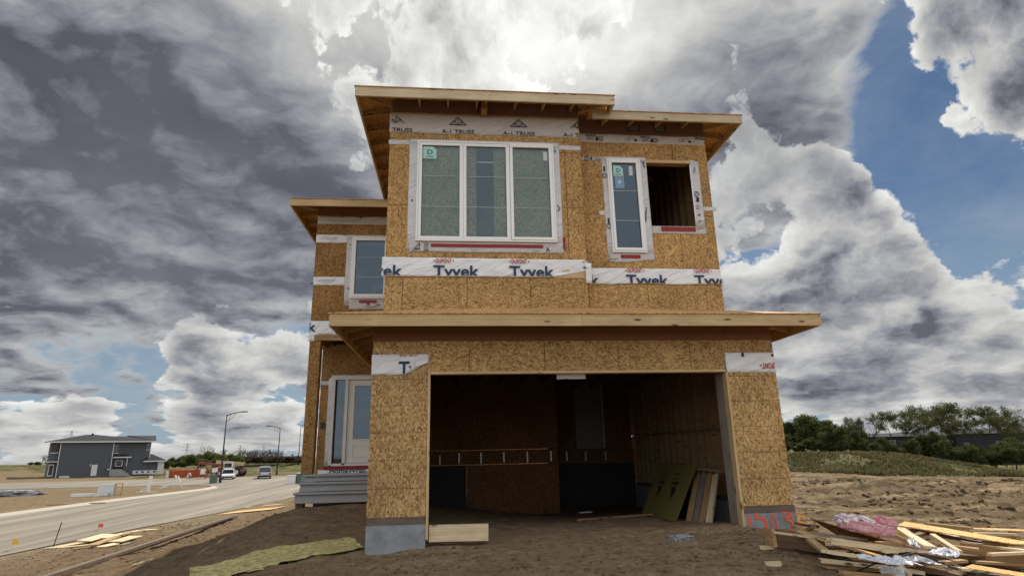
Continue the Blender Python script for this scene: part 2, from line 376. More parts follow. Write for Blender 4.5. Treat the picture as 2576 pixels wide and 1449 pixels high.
def board(name, p, q, w, t, mat, parent=None, up=(0, 0, 1), warp=0.0, ends=None):
    """one board with its own frame: local x runs along the grain, w is its width (local y), t its thickness (local z)"""
    mx, L = frame_m(p, q, up); mb = MB(); n = 5 if warp else 1
    rr = random.Random(int(abs(p[0]*971+p[1]*577+p[2]*131)*10)); k = rr.uniform(-1, 1)*warp; tw = rr.uniform(-1, 1)*warp*2
    e0, e1 = (ends or (0, 0)); b = []
    for i in range(n+1):
        f = i/n; x = -L/2+L*f; zc = k*(1-(2*f-1)**2)
        for (yy, z_) in ((-1, -1), (1, -1), (1, 1), (-1, 1)):
            sk = (e0*yy*w if i == 0 else 0)+(e1*yy*w if i == n else 0)
            b.append((x+sk, yy*w/2, z_*t/2+zc+tw*yy*(f-.5)))
    fs = [(0, 1, 2, 3), tuple(4*n+i for i in (3, 2, 1, 0))]
    for i in range(n): fs += [(4*i+j, 4*i+4+j, 4*i+4+(j+1) % 4, 4*i+(j+1) % 4) for j in range(4)]
    mb.add(b, fs); return mb.build(name, mat, parent, matrix=mx)
def wall(name, x0, x1, z0, z1, y0, y1, holes, mat, parent):
    """upright slab with rectangular openings (hx0,hx1,hz0,hz1); one clean mesh, no inner faces"""
    xs = sorted({x0, x1, *[h[0] for h in holes], *[h[1] for h in holes]}); zs = sorted({z0, z1, *[h[2] for h in holes], *[h[3] for h in holes]})
    xs = [x for x in xs if x0 <= x <= x1]; zs = [z for z in zs if z0 <= z <= z1]
    def solid(i, j):
        if not (0 <= i < len(xs)-1 and 0 <= j < len(zs)-1): return False
        cx = (xs[i]+xs[i+1])/2; cz = (zs[j]+zs[j+1])/2
        return not any(h[0] < cx < h[1] and h[2] < cz < h[3] for h in holes)
    mb = MB()
    for i in range(len(xs)-1):
        for j in range(len(zs)-1):
            if not solid(i, j): continue
            a, b, c, d = xs[i], xs[i+1], zs[j], zs[j+1]
            mb.add([(a, y0, c), (b, y0, c), (b, y0, d), (a, y0, d)], [(0, 1, 2, 3)]); mb.add([(a, y1, c), (b, y1, c), (b, y1, d), (a, y1, d)], [(3, 2, 1, 0)])
            if not solid(i-1, j): mb.add([(a, y0, c), (a, y0, d), (a, y1, d), (a, y1, c)], [(0, 1, 2, 3)])
            if not solid(i+1, j): mb.add([(b, y0, c), (b, y1, c), (b, y1, d), (b, y0, d)], [(0, 1, 2, 3)])
            if not solid(i, j-1): mb.add([(a, y0, c), (a, y1, c), (b, y1, c), (b, y0, c)], [(0, 1, 2, 3)])
            if not solid(i, j+1): mb.add([(a, y0, d), (b, y0, d), (b, y1, d), (a, y1, d)], [(0, 1, 2, 3)])
    me = bpy.data.meshes.new(name); me.from_pydata(mb.v, [], mb.f)
    bm = bmesh.new(); bm.from_mesh(me); bmesh.ops.remove_doubles(bm, verts=bm.verts, dist=1e-5); bm.to_mesh(me); bm.free()
    me.materials.append(mat); return link(name, me, parent)
def sheet(name, xa, xb, za, zb, y, mat, parent, edge=None, amp=.006, seed=0, nx=None, nz=6, lift=0.0):
    """loose sheet stapled to a wall facing -y: za(x), zb(x) lower and upper edge; slightly wavy"""
    fa = za if callable(za) else (lambda x: za); fb = zb if callable(zb) else (lambda x: zb)
    nx = nx or max(8, int((xb-xa)/.04)); mb = MB(); vs = []
    for j in range(nz+1):
        for i in range(nx+1):
            x = xa+(xb-xa)*i/nx; lo, hi = fa(x), fb(x)
            lo += .006*mnoise.noise(Vector((x*6, seed, 0))); hi += .004*mnoise.noise(Vector((x*5, seed+9, 0)))
            xe = x+(0 if 0 < i < nx else .008*mnoise.noise(Vector((j*1.3, seed, 4))))
            z = lo+(hi-lo)*j/nz
            vs.append((xe, y-amp-amp*mnoise.noise(Vector((x*2.6+z*1.5, z*9, seed))), z))
    # a closed thin skin
    k = len(vs); vs += [(a, y+.0005, c) for a, b, c in vs]
    fs = []
    w = nx+1
    for j in range(nz):
        for i in range(nx):
            a = j*w+i; fs += [(a, a+1, a+1+w, a+w), (k+a, k+a+w, k+a+1+w, k+a+1)]
    per = [i for i in range(w)]+[j*w+nx for j in range(1, nz+1)]+[nz*w+i for i in range(nx-1, -1, -1)]+[j*w for j in range(nz-1, 0, -1)]
    for i in range(len(per)): a, b = per[i], per[(i+1) % len(per)]; fs.append((b, a, k+a, k+b))
    mb.add(vs, fs); return mb.build(name, mat, parent, smooth=True)
_texts = {}
def lettering(text, x, z, w, h, y, mat, parent, rot=0.0, bold=0.0, clip=None, name='lettering'):
    """raised print on a wall facing -y: fitted into the box x..x+w, z..z+h, then cut to clip=(x0,x1,z0,z1)"""
    key = (text, bold)
    if key not in _texts:
        cu = bpy.data.curves.new('t', 'FONT'); cu.body = text; cu.offset = bold; cu.resolution_u = 3; cu.fill_mode = 'FRONT'
        o = bpy.data.objects.new('t', cu); COL.objects.link(o); dg = bpy.context.evaluated_depsgraph_get()
        me = bpy.data.meshes.new_from_object(o.evaluated_get(dg)); bpy.data.objects.remove(o)
        co = np.array([v.co[:] for v in me.vertices]); _texts[key] = (co, [tuple(p.vertices) for p in me.polygons])
    co, fs = _texts[key]; mn = co.min(0); mx_ = co.max(0)
    u = (co[:, 0]-mn[0])/(mx_[0]-mn[0]); v = (co[:, 1]-mn[1])/(mx_[1]-mn[1])
    if rot: u = 1-u; v = 1-v
    me = bpy.data.meshes.new(name); me.from_pydata([(x+w*a, y, z+h*b) for a, b in zip(u, v)], [], fs)
    bm = bmesh.new(); bm.from_mesh(me)
    if clip:
        for co_, no_ in (((clip[0], 0, 0), (-1, 0, 0)), ((clip[1], 0, 0), (1, 0, 0)), ((0, 0, clip[2]), (0, 0, -1)), ((0, 0, clip[3]), (0, 0, 1))):
            bmesh.ops.bisect_plane(bm, geom=bm.verts[:]+bm.edges[:]+bm.faces[:], plane_co=co_, plane_no=no_, clear_outer=True)
    r = bmesh.ops.extrude_face_region(bm, geom=bm.faces[:]); bmesh.ops.translate(bm, verts=[g for g in r['geom'] if isinstance(g, bmesh.types.BMVert)], vec=(0, .002, 0))
    bmesh.ops.recalc_face_normals(bm, faces=bm.faces); bm.to_mesh(me); bm.free(); me.materials.append(mat)
    return link(name, me, parent)
def flat(name, polys, y, mat, parent, t=.002):
    mb = MB()
    for p in polys: mb.prism(p, y-t, y, 1)
    return mb.build(name, mat, parent)
def strokes(segs, w):
    out = []
    for (a, b, c, d) in segs:
        dx_, dz_ = c-a, d-b; L = math.hypot(dx_, dz_); nx_, nz_ = -dz_/L*w/2, dx_/L*w/2
        out.append([(a+nx_, b+nz_), (a-nx_, b-nz_), (c-nx_, d-nz_), (c+nx_, d+nz_)])
    return out
# ------------------------------------------------------------------ the lie of the land
lhp = lambda x, y: ((0+x*.2208)*.8587, (1200+y*.2208)*.8587)
rdp = lambda x, y: ((460+x*.2071)*.8587, (1200+y*.2071)*.8587)
fdp = lambda x, y: ((2250+x*.2911)*.8587, (1140+y*.2911)*.8587)
ROADZ = -2.3
ctrl = [(0, 0, -.49), (.9, 0, -.42), (2, 0, -.37), (4, 0, -.34), (5.8, 0, -.34), (6.7, 0, -.45), (3, -1, -.43), (1, -1.5, -.53), (5, -2, -.50), (1, -5, -.68), (1, -9.5, -.80), (4, -4, -.6),
        (8.3, -1.6, -.80), (8, 3, -.68), (7.5, 0, -.74), (9.6, 0, -.84), (6.6, -2.4, -.72), (10, -3, -.9), (9, 2, -.78), (12, 0, -.78), (7.5, 7, -.62), (-1, 1, -.54), (-1.2, 3.7, -.13), (-2.2, 3.9, -.18), (-1.2, 4.6, -.10), (-.4, 3, -.22), (-.3, 4.2, -.12), (-3, 4.4, -.50), (-4, 3, -.95), (-6.4, 3.7, -1.32), (-6.6, 9, -1.48), (-6.6, 14.5, -1.68), (-4, 9, -1.0), (-3, 7, -.62),
        (-10, 12, -1.95), (-12.5, 16, -2.22), (-8, 0, -1.62), (-5, -3, -1.15), (-12, 0, -2.15), (-11, -12, -2.1), (-11, 25, -2.22), (-8, 25, -2.0), (-5, 35, -2.0), (3, 3, -.42), (3, 6, -.60), (5, 8, -.66), (3, 12, -.5), (0, 16, -.9), (4, 28, -1.4), (-4, 55, -2.1),
        (15, 13, -1.15), (12, 6, -.82), (24, 21, -1.55), (20, 4, -1.25), (38, 15, -1.9), (20, -15, -1.4), (34, 40, -2.0), (20, 45, -1.9), (60, 20, -2.6),
        (-32, 55, -2.3), (-35, 30, -2.35), (-60, 20, -2.5), (-40, 0, -2.45), (-60, 50, -2.5), (-100, 60, -2.7), (-24, 80, -2.3), (-60, 80, -2.3), (-20, 98, -2.25), (-30, 97, -2.3), (0, 90, -2.2), (-45, 96, -2.35)]
for x, y in [(220, 672), (500, 662), (800, 660), (1100, 672), (1500, 692), (1800, 732), (2100, 785), (2400, 850)]: ctrl.append(tuple(atc(*fdp(x, y), 80)))
for x, y in [(230, 820), (1000, 850), (1800, 862), (2500, 868)]: ctrl.append(tuple(atc(*fdp(x, y), 71)))
for x, y in [(220, 745), (1100, 760), (1800, 800)]: ctrl.append(tuple(atc(*fdp(x, y), 75.5)))
for x, y, c in [(220, 720, 95), (1500, 740, 95), (2400, 900, 100), (220, 700, 150), (1500, 720, 165), (2500, 740, 165)]:
    ctrl.append(tuple(atc(*fdp(x, y), c)))
for x, y in [(-700, 740), (0, 737), (300, 742), (600, 760)]: ctrl.append(tuple(atc(*lhp(x, y), 140)))
for x, y in [(-400, 850), (0, 850), (500, 890)]: ctrl.append(tuple(atc(*lhp(x, y), 118)))
for x, y in [(700, 905), (1500, 905), (2200, 900)]: ctrl.append(tuple(atc(*lhp(x, y), 112)))
for x, y in [(250, 950), (250, 880)]: ctrl.append(tuple(atc(*rdp(x, y), 116 if y > 900 else 140)))
for x, y in [(700, 800), (1200, 800), (1600, 775), (2100, 770), (2700, 780)]: ctrl.append(tuple(atc(*rdp(x, y), 150)))
for x, y in [(1200, 905), (1600, 890), (2100, 880)]: ctrl.append(tuple(atc(*rdp(x, y), 118)))
for a in range(0, 360, 15):
    ctrl.append((320*math.sin(R(a)), 320*math.cos(R(a)), -4.0)); ctrl.append((900*math.sin(R(a)), 900*math.cos(R(a)), -9.0))
ctrl = np.array(ctrl, float); _P = ctrl[:, :2]
def _ker(a, b): return np.sqrt(((a[:, None, :]-b[None, :, :])**2).sum(-1)+1.2)
_K = _ker(_P, _P)+np.eye(len(_P))*-.02; _A = np.c_[_K, np.ones(len(_P))]; _A = np.r_[_A, [list(np.ones(len(_P)))+[0]]]
_w = np.linalg.solve(_A, np.r_[ctrl[:, 2], 0])
road_pts = np.array([(-17, -45), (-26.6, -45), (-26.3, 22), (-25.7, 36), (-25.2, 44), (-24.2, 51.6), (-23.6, 57), (-24.0, 61), (-25.6, 64.5), (-29, 66.8), (-36, 68), (-110, 71), (-110, 92), (-45, 92.5), (-22, 93), (-4, 92), (-4, 78), (-7, 64), (-9.8, 52), (-11.4, 41.7), (-12.4, 30.8), (-13.9, 22), (-14.8, 14), (-15.8, 4)], float)
def road_dist(x, y):
    """signed distance to the road outline, negative inside"""
    n = len(road_pts); d = np.full(x.shape, 1e9); inside = np.zeros(x.shape, bool)
    for i in range(n):
        ax, ay = road_pts[i]; bx, by = road_pts[(i+1) % n]; ex, ey = bx-ax, by-ay
        t = np.clip(((x-ax)*ex+(y-ay)*ey)/(ex*ex+ey*ey), 0, 1); d = np.minimum(d, np.hypot(x-ax-t*ex, y-ay-t*ey))
        c = (ay > y) != (by > y)
        with np.errstate(divide='ignore', invalid='ignore'): xi = ax+(y-ay)*ex/(ey if ey else 1e-9)
        inside ^= c & (x < xi)
    return np.where(inside, -d, d)
def vnoise(x, y, s, seed):
    """smooth value noise on numpy arrays"""
    r_ = np.random.default_rng(seed).random((257, 257)); u = (x*s) % 256; v = (y*s) % 256
    i = np.floor(u).astype(int); j = np.floor(v).astype(int); fu = u-i; fv = v-j; fu = fu*fu*(3-2*fu); fv = fv*fv*(3-2*fv)
    return (r_[i, j]*(1-fu)+r_[i+1, j]*fu)*(1-fv)+(r_[i, j+1]*(1-fu)+r_[i+1, j+1]*fu)*fv-.5
def base_h(x, y):
    x = np.asarray(x, float); y = np.asarray(y, float); sh = x.shape; p = np.c_[x.ravel(), y.ravel()]; out = np.empty(len(p))
    for k in range(0, len(p), 20000): out[k:k+20000] = _ker(p[k:k+20000], _P)@_w[:-1]+_w[-1]
    return out.reshape(sh)
HEAP = at(*fdp(1250, 1015), 2, -1.3)
def ground_h(x, y, rough=True):
    x = np.asarray(x, float); y = np.asarray(y, float); h = base_h(x, y); d = road_dist(x, y)
    if rough:
        far = np.clip((np.hypot(x-3, y)-6)/14, 0, 1)*np.clip((x-6)/6, 0, 1); flatw = np.clip(1-np.hypot(x-3, y+1)/30, .25, 1)
        n = .10*vnoise(x, y, .45, 1)+.055*vnoise(x, y, 1.3, 2)+.07*vnoise(x+.3*y, y, 3.1, 3)+.05*vnoise(x*.8, y, 7.3, 4)
        h = h+n*(.55+.2*flatw)
        rut = np.abs(vnoise(x*.35, y, .55, 5))*.9-.14+.35*np.maximum(vnoise(x*.22, y, .8, 15)-.12, 0)+.28*np.maximum(vnoise(x*.5, y, 1.1, 6), 0)+.26*np.maximum(vnoise(x, y, 2.7, 7), -.05)+.17*vnoise(x, y, 5.1, 11)+.10*vnoise(x, y, 9.7, 13)
        h = h+rut*far*np.clip(1.5-np.abs(x)/120, 0, 1)*(1-np.clip((np.hypot(x, y)-55)/20, 0, 1))
        h = h+.45*np.exp(-((x-HEAP[0])**2/1.1+(y-HEAP[1])**2/.7))*(1+.5*vnoise(x, y, 3.5, 8))+.2*np.exp(-((x-HEAP[0]+1.8)**2/3.5+(y-HEAP[1])**2/.25))
        h = h+.10*np.clip((-x-3)/3, 0, 1)*np.clip((d-.8)/2, 0, 1)*(np.abs(vnoise(x, y, 1.1, 9))*1.6-.3)*np.clip((40-np.hypot(x, y))/20, 0.15, 1)
    t = np.clip((d+.1)/.9, 0, 1); t = t*t*(3-2*t)
    return (ROADZ-.035)*(1-t)+np.maximum(h, ROADZ+.01*(d < 6)-5*(d >= 6))*t
def gz(x, y): return float(ground_h(np.array([x]), np.array([y]))[0])
N = 800; a_ = 7.0; um = math.asinh(1100/a_)
us = np.linspace(-um, um, N); gx = 3.0+a_*np.sinh(us); gy = 2.0+a_*np.sinh(us)
X_, Y_ = np.meshgrid(gx, gy); Z_ = ground_h(X_, Y_)
vs = np.c_[X_.ravel(), Y_.ravel(), Z_.ravel()]
idx = np.arange(N*N).reshape(N, N); fs = np.c_[idx[:-1, :-1].ravel(), idx[:-1, 1:].ravel(), idx[1:, 1:].ravel(), idx[1:, :-1].ravel()]
me = bpy.data.meshes.new('ground'); me.vertices.add(len(vs)); me.vertices.foreach_set('co', vs.ravel())
me.loops.add(len(fs)*4); me.loops.foreach_set('vertex_index', fs.ravel()); me.polygons.add(len(fs)); me.polygons.foreach_set('loop_start', np.arange(len(fs))*4); me.polygons.foreach_set('loop_total', np.full(len(fs), 4))
me.update(); me.polygons.foreach_set('use_smooth', np.ones(len(fs), bool))
xx, yy = vs[:, 0], vs[:, 1]
ax_c = (xx-CAM[0])*_F[0]+(yy-CAM[1])*_F[1]
grass = np.clip((ax_c-69)/3, 0, 1)*(xx > 8)*(1-np.clip((xx-70-(yy-50)*.6)/8, 0, 1)*0)
grass = np.maximum(grass, np.clip((ax_c-124)/6, 0, 1)*(xx <= 8))
grass = np.maximum(grass, np.clip((yy-97)/4, 0, 1)*(xx > -60)*(xx <= 8))
rd_ = road_dist(xx, yy)
dust = np.clip(1-rd_/4, 0, 1)*.8*(xx < 0)+.35*(xx < -27)*(yy > 5)
dark = np.clip(1-np.hypot((xx-3)/7, (yy+1)/8), 0, 1)
att = me.color_attributes.new('zone', 'FLOAT_COLOR', 'POINT'); att.data.foreach_set('color', np.c_[grass, dust, dark, np.ones(len(xx))].ravel())
m, t = new_mat('bare soil')
pos = t.node('ShaderNodeNewGeometry', out='Position'); zn = t.xyz(t.node('ShaderNodeVertexColor', layer_name='zone', out='Color'))
n1_ = t.noise(pos, .35, 6, .6); n2_ = t.noise(pos, 2.2, 8, .65); n3_ = t.noise(pos, 14, 5, .65); n4_ = t.noise(t.vmath('MULTIPLY', pos, (.14, .62, 1)), 1.0, 5, .6)
c = t.ramp(n2_*.6+n3_*.4, [(.30, (.060, .042, .027)), (.45, (.125, .088, .055)), (.60, (.175, .128, .080)), (.78, (.24, .182, .118))])
px_, py_, pz_ = t.xyz(pos)
rt = t.mr(px_, 7.0, 10.0)
c = t.mix(t.mr(n4_, .47, .60)*.85*rt, c, t.mix(n3_, (.21, .155, .092, 1), (.32, .245, .155, 1)))
c = t.mix(t.mr(n1_, .45, .7)*.35, c, (.19, .145, .098, 1))
c = t.mix(zn[1]*t.mr(n2_, .35, .6, .35, .9), c, (.23, .185, .125, 1))
c = t.mix(t.math('MINIMUM', zn[2]*1.2, .85), c, t.mix(n3_, (.165, .114, .070, 1), (.32, .23, .148, 1)))
fb = t.noise(t.vmath('MULTIPLY', pos, (1.0, 1.6, 1)), 5.0, 6, .7)
fb2 = t.noise(t.vmath('MULTIPLY', pos, (1.0, 1.4, 1)), 17.0, 5, .7)
c = t.vmath('SCALE', c, scale=t.mr(fb*.6+fb2*.4, .36, .64, .60, 1.40))
bl_ = t.noise(t.vmath('MULTIPLY', pos, (.35, 1.1, 1)), .9, 7, .72)
c = t.mix(t.mr(bl_, .47, .56)*.72*rt*(1.0-zn[0]), c, (.060, .042, .027, 1))
c = t.vmath('MULTIPLY', c, (1.12, 1.11, 1.07))
gcol = t.ramp(t.noise(pos, .22, 6, .7), [(.38, (.050, .056, .022)), (.48, (.092, .090, .040)), (.56, (.15, .125, .068)), (.68, (.20, .155, .095))])
c = t.mix(zn[0], c, gcol)
M['soil'] = finish(m, t, c, .95, bump=n2_*.5+n3_*.35+t.noise(pos, 45, 3, .6)*.15, bstr=1.0, bdist=.13, spec=.02)
me.materials.append(M['soil']); tag(link('ground', me), kind='structure')
# the road: a dusty asphalt sheet
from mathutils.geometry import tessellate_polygon
_tri = tessellate_polygon([[Vector((x, y, 0)) for x, y in road_pts]])
def _up(f):
    (a, b), (c, d), (e, g) = (road_pts[i] for i in f); return f if (c-a)*(g-b)-(e-a)*(d-b) > 0 else f[::-1]
me = bpy.data.meshes.new('road'); me.from_pydata([(x, y, ROADZ) for x, y in road_pts], [], [_up(tuple(f)) for f in _tri])
m, t = new_mat('dusty road'); pos = t.node('ShaderNodeNewGeometry', out='Position')
rot = t.node('ShaderNodeVectorRotate', {'Vector': pos, 'Angle': -.04}, rotation_type='Z_AXIS')
tr_ = t.noise(t.vmath('MULTIPLY', rot, (1.1, .045, 1)), 1.0, 5, .62, .4); fn = t.noise(pos, 9, 6, .7)
c = t.ramp(tr_*.8+fn*.2, [(.34, (.13, .113, .092)), (.48, (.185, .162, .128)), (.60, (.26, .225, .172)), (.72, (.36, .31, .235))])
me.materials.append(finish(m, t, c, .9, bump=fn, bstr=.2, bdist=.01)); tag(link('road', me), kind='structure')
def kerb(pts, name='kerb'):
    mb = MB(); prof = [(0, .0), (.30, .02), (.40, .11), (.55, .13), (.57, -.2), (0, -.2)]; P2 = [Vector(p) for p in pts]; rows = []
    for i, p in enumerate(P2):
        d = (P2[min(i+1, len(P2)-1)]-P2[max(i-1, 0)]).normalized(); nrm = Vector((-d.y, d.x))
        rows.append([(p.x+nrm.x*o, p.y+nrm.y*o, ROADZ+.006+h) for o, h in prof])
    k = len(prof); v_ = [q for r_ in rows for q in r_]; f_ = [(i*k+j, i*k+(j+1) % k, (i+1)*k+(j+1) % k, (i+1)*k+j) for i in range(len(rows)-1) for j in range(k)]
    f_ += [tuple(range(k)), tuple((len(rows)-1)*k+j for j in range(k))]
    o = mb.add(v_, f_).build(name, M['kerb']); return tag(o, kind='structure')
kerb([tuple(p) for p in road_pts[1:12]])
# ------------------------------------------------------------------ the timber-framed house
H = empty('house_under_construction', (0, 0, 0))
tag(H, 'unfinished two storey house sheathed in bare strand board with open garage and white wrap bands', 'house')
YU, YV, YW, YD = 1.53, 1.83, 4.80, 6.00     # planes of the upper box, its right neighbour, the left wing, the door wall
M['door_dim'] = plain_mat('shaded inner door', (.20, .18, .165), .7, .05, 3)  # white door darkened: the garage's dimness is put into its colour
# garage walls
wall('garage_wall', .87, 5.79, 2.14, 2.90, 0, .012, [], M['osb_h'], H)
tag(wall('garage_pier', 0, .868, 0, 2.90, 0, .012, [], M['osb_v'], H), 'left garage pier of strand board')
tag(wall('garage_pier', 5.792, 6.63, 0, 2.90, 0, .012, [], M['osb_v'], H), 'right garage pier of strand board')
MB().box(0, .012, .014, 6.0, 0, 2.9).build('side_sheathing', M['osb_v'], H); MB().box(6.618, 6.63, .014, 8.2, 0, 3.0).build('side_sheathing', M['osb_v'], H)
# framing behind the front sheathing
mb = MB().box(.02, .86, .014, .14, 0.0, 2.8).box(5.80, 6.60, .014, .14, 0.0, 2.8).box(.88, 5.78, .014, .14, 2.145, 2.8); mb.build('wall_framing', M['stud'], H)
# foundation and sill
for i, (a, b) in enumerate(((0, .868), (5.792, 6.645))):
    MB().box(a, b, .005, .22, -1.2, -.10).build('foundation_wall', M['concrete'], H)
    MB().box(a+.004, b-.006, -.004, .15, -.099, -.003).build('sill_plate', M['sill'], H)
for x0, x1, yb_ in ((.0, .2, 6), (6.44, 6.64, 8.1)):
    MB().box(x0, x1, .23, yb_, -1.2, -.10).build('foundation_wall', M['concrete'], H); MB().box(x0+.03, x1-.02, .16, yb_, -.099, -.003).build('sill_plate', M['sill'], H)
# door opening trim
board('door_jamb', (.889, .062, -.32), (.889, .062, 2.15), .15, .036, M['fascia'], H, up=(1, 0, 0))
board('door_jamb', (5.771, .062, -.30), (5.771, .062, 2.10), .15, .036, M['fascia'], H, up=(1, 0, 0))
board('door_jamb', (5.78, .30, -.32), (5.78, .30, 2.10), .28, .036, M['lumber_grey'], H, up=(1, 0, 0))
board('header_trim', (.909, .055, 2.121), (5.752, .055, 2.121), .15, .038, M['fascia'], H)
MB().box(.91, 5.75, .13, .28, 2.14, 2.45).build('header', M['stud'], H)
sheet('poly_scrap', 2.94, 3.42, 2.02, 2.11, .12, M['wrap_dull'], H, seed=5)
# brown fibreboard frieze, one board beside the other
for i in range(8):
    a = .005+i*.828; MB().box(a, a+.824, -.009, -.001, 2.63+(.05*(i == 0)*0), 2.99).build('frieze_board', M['brown'], H)
# inside of the garage: side wall studs, back walls, hangers, door
for i in range(20):
    y = .36+i*.405
    MB().box(6.47, 6.616, y, y+.038, .0, 1.22+.0).box(6.47, 6.616, y+.004, y+.042, 1.265, 2.75).build('stud', M['stud'], H)
    if i < 19: MB().box(6.48, 6.612, y+.044, y+.400, 1.22+.03*(i % 2), 1.26+.03*(i % 2)).build('blocking', M['stud'], H)
for i in range(15):
    y = .36+i*.405; MB().box(.014, .15, y, y+.038, 0, 2.75).build('stud', M['stud'], H)
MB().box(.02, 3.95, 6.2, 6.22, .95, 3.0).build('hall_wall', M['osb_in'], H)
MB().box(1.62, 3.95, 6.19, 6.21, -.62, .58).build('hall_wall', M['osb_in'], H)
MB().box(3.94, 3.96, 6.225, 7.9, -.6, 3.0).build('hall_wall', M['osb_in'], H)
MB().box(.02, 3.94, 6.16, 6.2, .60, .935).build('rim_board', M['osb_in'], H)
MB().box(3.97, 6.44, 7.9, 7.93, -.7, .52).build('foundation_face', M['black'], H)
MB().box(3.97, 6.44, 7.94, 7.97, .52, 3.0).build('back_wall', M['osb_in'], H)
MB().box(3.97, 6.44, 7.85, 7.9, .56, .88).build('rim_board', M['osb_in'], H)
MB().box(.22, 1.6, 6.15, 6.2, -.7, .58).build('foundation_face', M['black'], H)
for i, x in enumerate((.94, 1.42, 1.97, 2.55, 3.15, 3.76)):
    MB().box(x-.017, x+.017, 6.12, 6.155, .62+.01*(i % 2), .88-.05*(i == 0)).build('joist_hanger', M['galv'], H)
for i, x in enumerate((4.48, 5.02, 5.6)):
    MB().box(x-.017, x+.017, 7.80, 7.845, .60, .86-.02*i).build('joist_hanger', M['galv'], H)
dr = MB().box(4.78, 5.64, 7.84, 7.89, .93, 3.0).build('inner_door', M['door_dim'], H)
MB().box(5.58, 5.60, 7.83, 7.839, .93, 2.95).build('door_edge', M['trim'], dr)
MB().box(.02, 6.61, .16, 8.0, 2.80, 2.83).build('ceiling', M['deck_under'], H)
for i in range(12):
    x = .3+i*.55; MB().box(x, x+.038, .30, 7.8, 2.60, 2.795).build('ceiling_joist', M['stud'], H)
# upper storey boxes ------------------------------------------------
WIN1 = (.52, 3.30, 4.87, 7.03); WIN2 = (4.50, 5.23, 4.78, 6.90); OPEN = (5.375, 6.345, 5.375, 6.83)
tag(wall('upper_wall', -.04, 3.88, 3.2, 7.95, YU, YU+.012, [(WIN1[0]+.03, WIN1[1]-.03, WIN1[2]+.03, WIN1[3]-.03)], M['osb_up'], H), 'strand board wall around the triple window')
wall('upper_wall', 3.884, 6.75, 3.2, 7.95, YV, YV+.012, [(WIN2[0]+.03, WIN2[1]-.03, WIN2[2]+.03, WIN2[3]-.03), OPEN], M['osb_up'], H)
MB().box(3.868, 3.880, YU+.014, YV-.002, 3.3, 7.9).build('side_sheathing', M['osb_up'], H)
MB().box(-.04, -.028, YU+.014, 6.0, 3.0, 7.8).build('side_sheathing', M['osb_up'], H)
MB().box(-.04, -.028, 6.0, 13.0, 3.0, 7.8).build('side_sheathing', M['osb_up'], H)
MB().box(6.738, 6.75, YV+.014, 13.0, 3.0, 7.8).build('side_sheathing', M['osb_up'], H)
MB().box(-2.0, 6.6, 12.9, 13.0, -.6, 7.6).build('back_wall', M['osb_up'], H)
# short sheets below the first wrap band, with open joints
for x0, x1 in ((-.038, 1.355), (1.365, 3.878)):
    MB().box(x0, x1, YU-.010, YU-.001, 3.3, 4.135).build('lower_sheet', M['osb_h'], H)
MB().box(3.20, 3.90, YU-.02, YU-.011, 4.14, 4.36).build('lumber_cleat', M['fascia'], H)
MB().box(3.886, 6.748, YV-.010, YV-.001, 3.3, 4.10).build('lower_sheet', M['osb_h'], H)
# room behind the open window
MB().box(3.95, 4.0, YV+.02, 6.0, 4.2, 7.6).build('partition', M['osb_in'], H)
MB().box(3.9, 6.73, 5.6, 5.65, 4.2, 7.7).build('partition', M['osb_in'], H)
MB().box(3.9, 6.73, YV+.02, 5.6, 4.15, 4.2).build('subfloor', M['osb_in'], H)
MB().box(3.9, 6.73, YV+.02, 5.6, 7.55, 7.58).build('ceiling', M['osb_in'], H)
for i in range(9):
    y = YV+.15+i*.405; MB().box(6.60, 6.735, y, y+.038, 4.2, 7.55).build('stud', M['stud'], H)
for i in range(6):
    x = 4.2+i*.42; MB().box(x, x+.038, 5.45, 5.59, 4.2, 7.3).build('stud', M['stud'], H)
board('brace', (5.1, 4.4, 7.0), (6.1, 3.4, 7.25), .24, .04, M['stud'], H); board('brace', (5.0, 5.0, 6.6), (6.0, 4.6, 6.7), .2, .04, M['stud'], H)
MB().box(OPEN[0], OPEN[1], YV+.014, YV+.15, 6.832, 6.87).build('opening_lintel', M['lumber'], H)
MB().box(OPEN[0]-.002, OPEN[1]+.02, YV-.012, YV+.013, 6.835, 6.90).build('opening_trim', M['fascia'], H)
# rooms behind the glass of the other windows
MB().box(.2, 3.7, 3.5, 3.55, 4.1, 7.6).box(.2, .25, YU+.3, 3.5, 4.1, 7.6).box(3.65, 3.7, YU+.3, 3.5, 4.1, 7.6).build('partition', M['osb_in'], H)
MB().box(.2, 3.7, YU+.1, 3.5, 7.61, 7.65).build('ceiling', M['osb_in'], H)

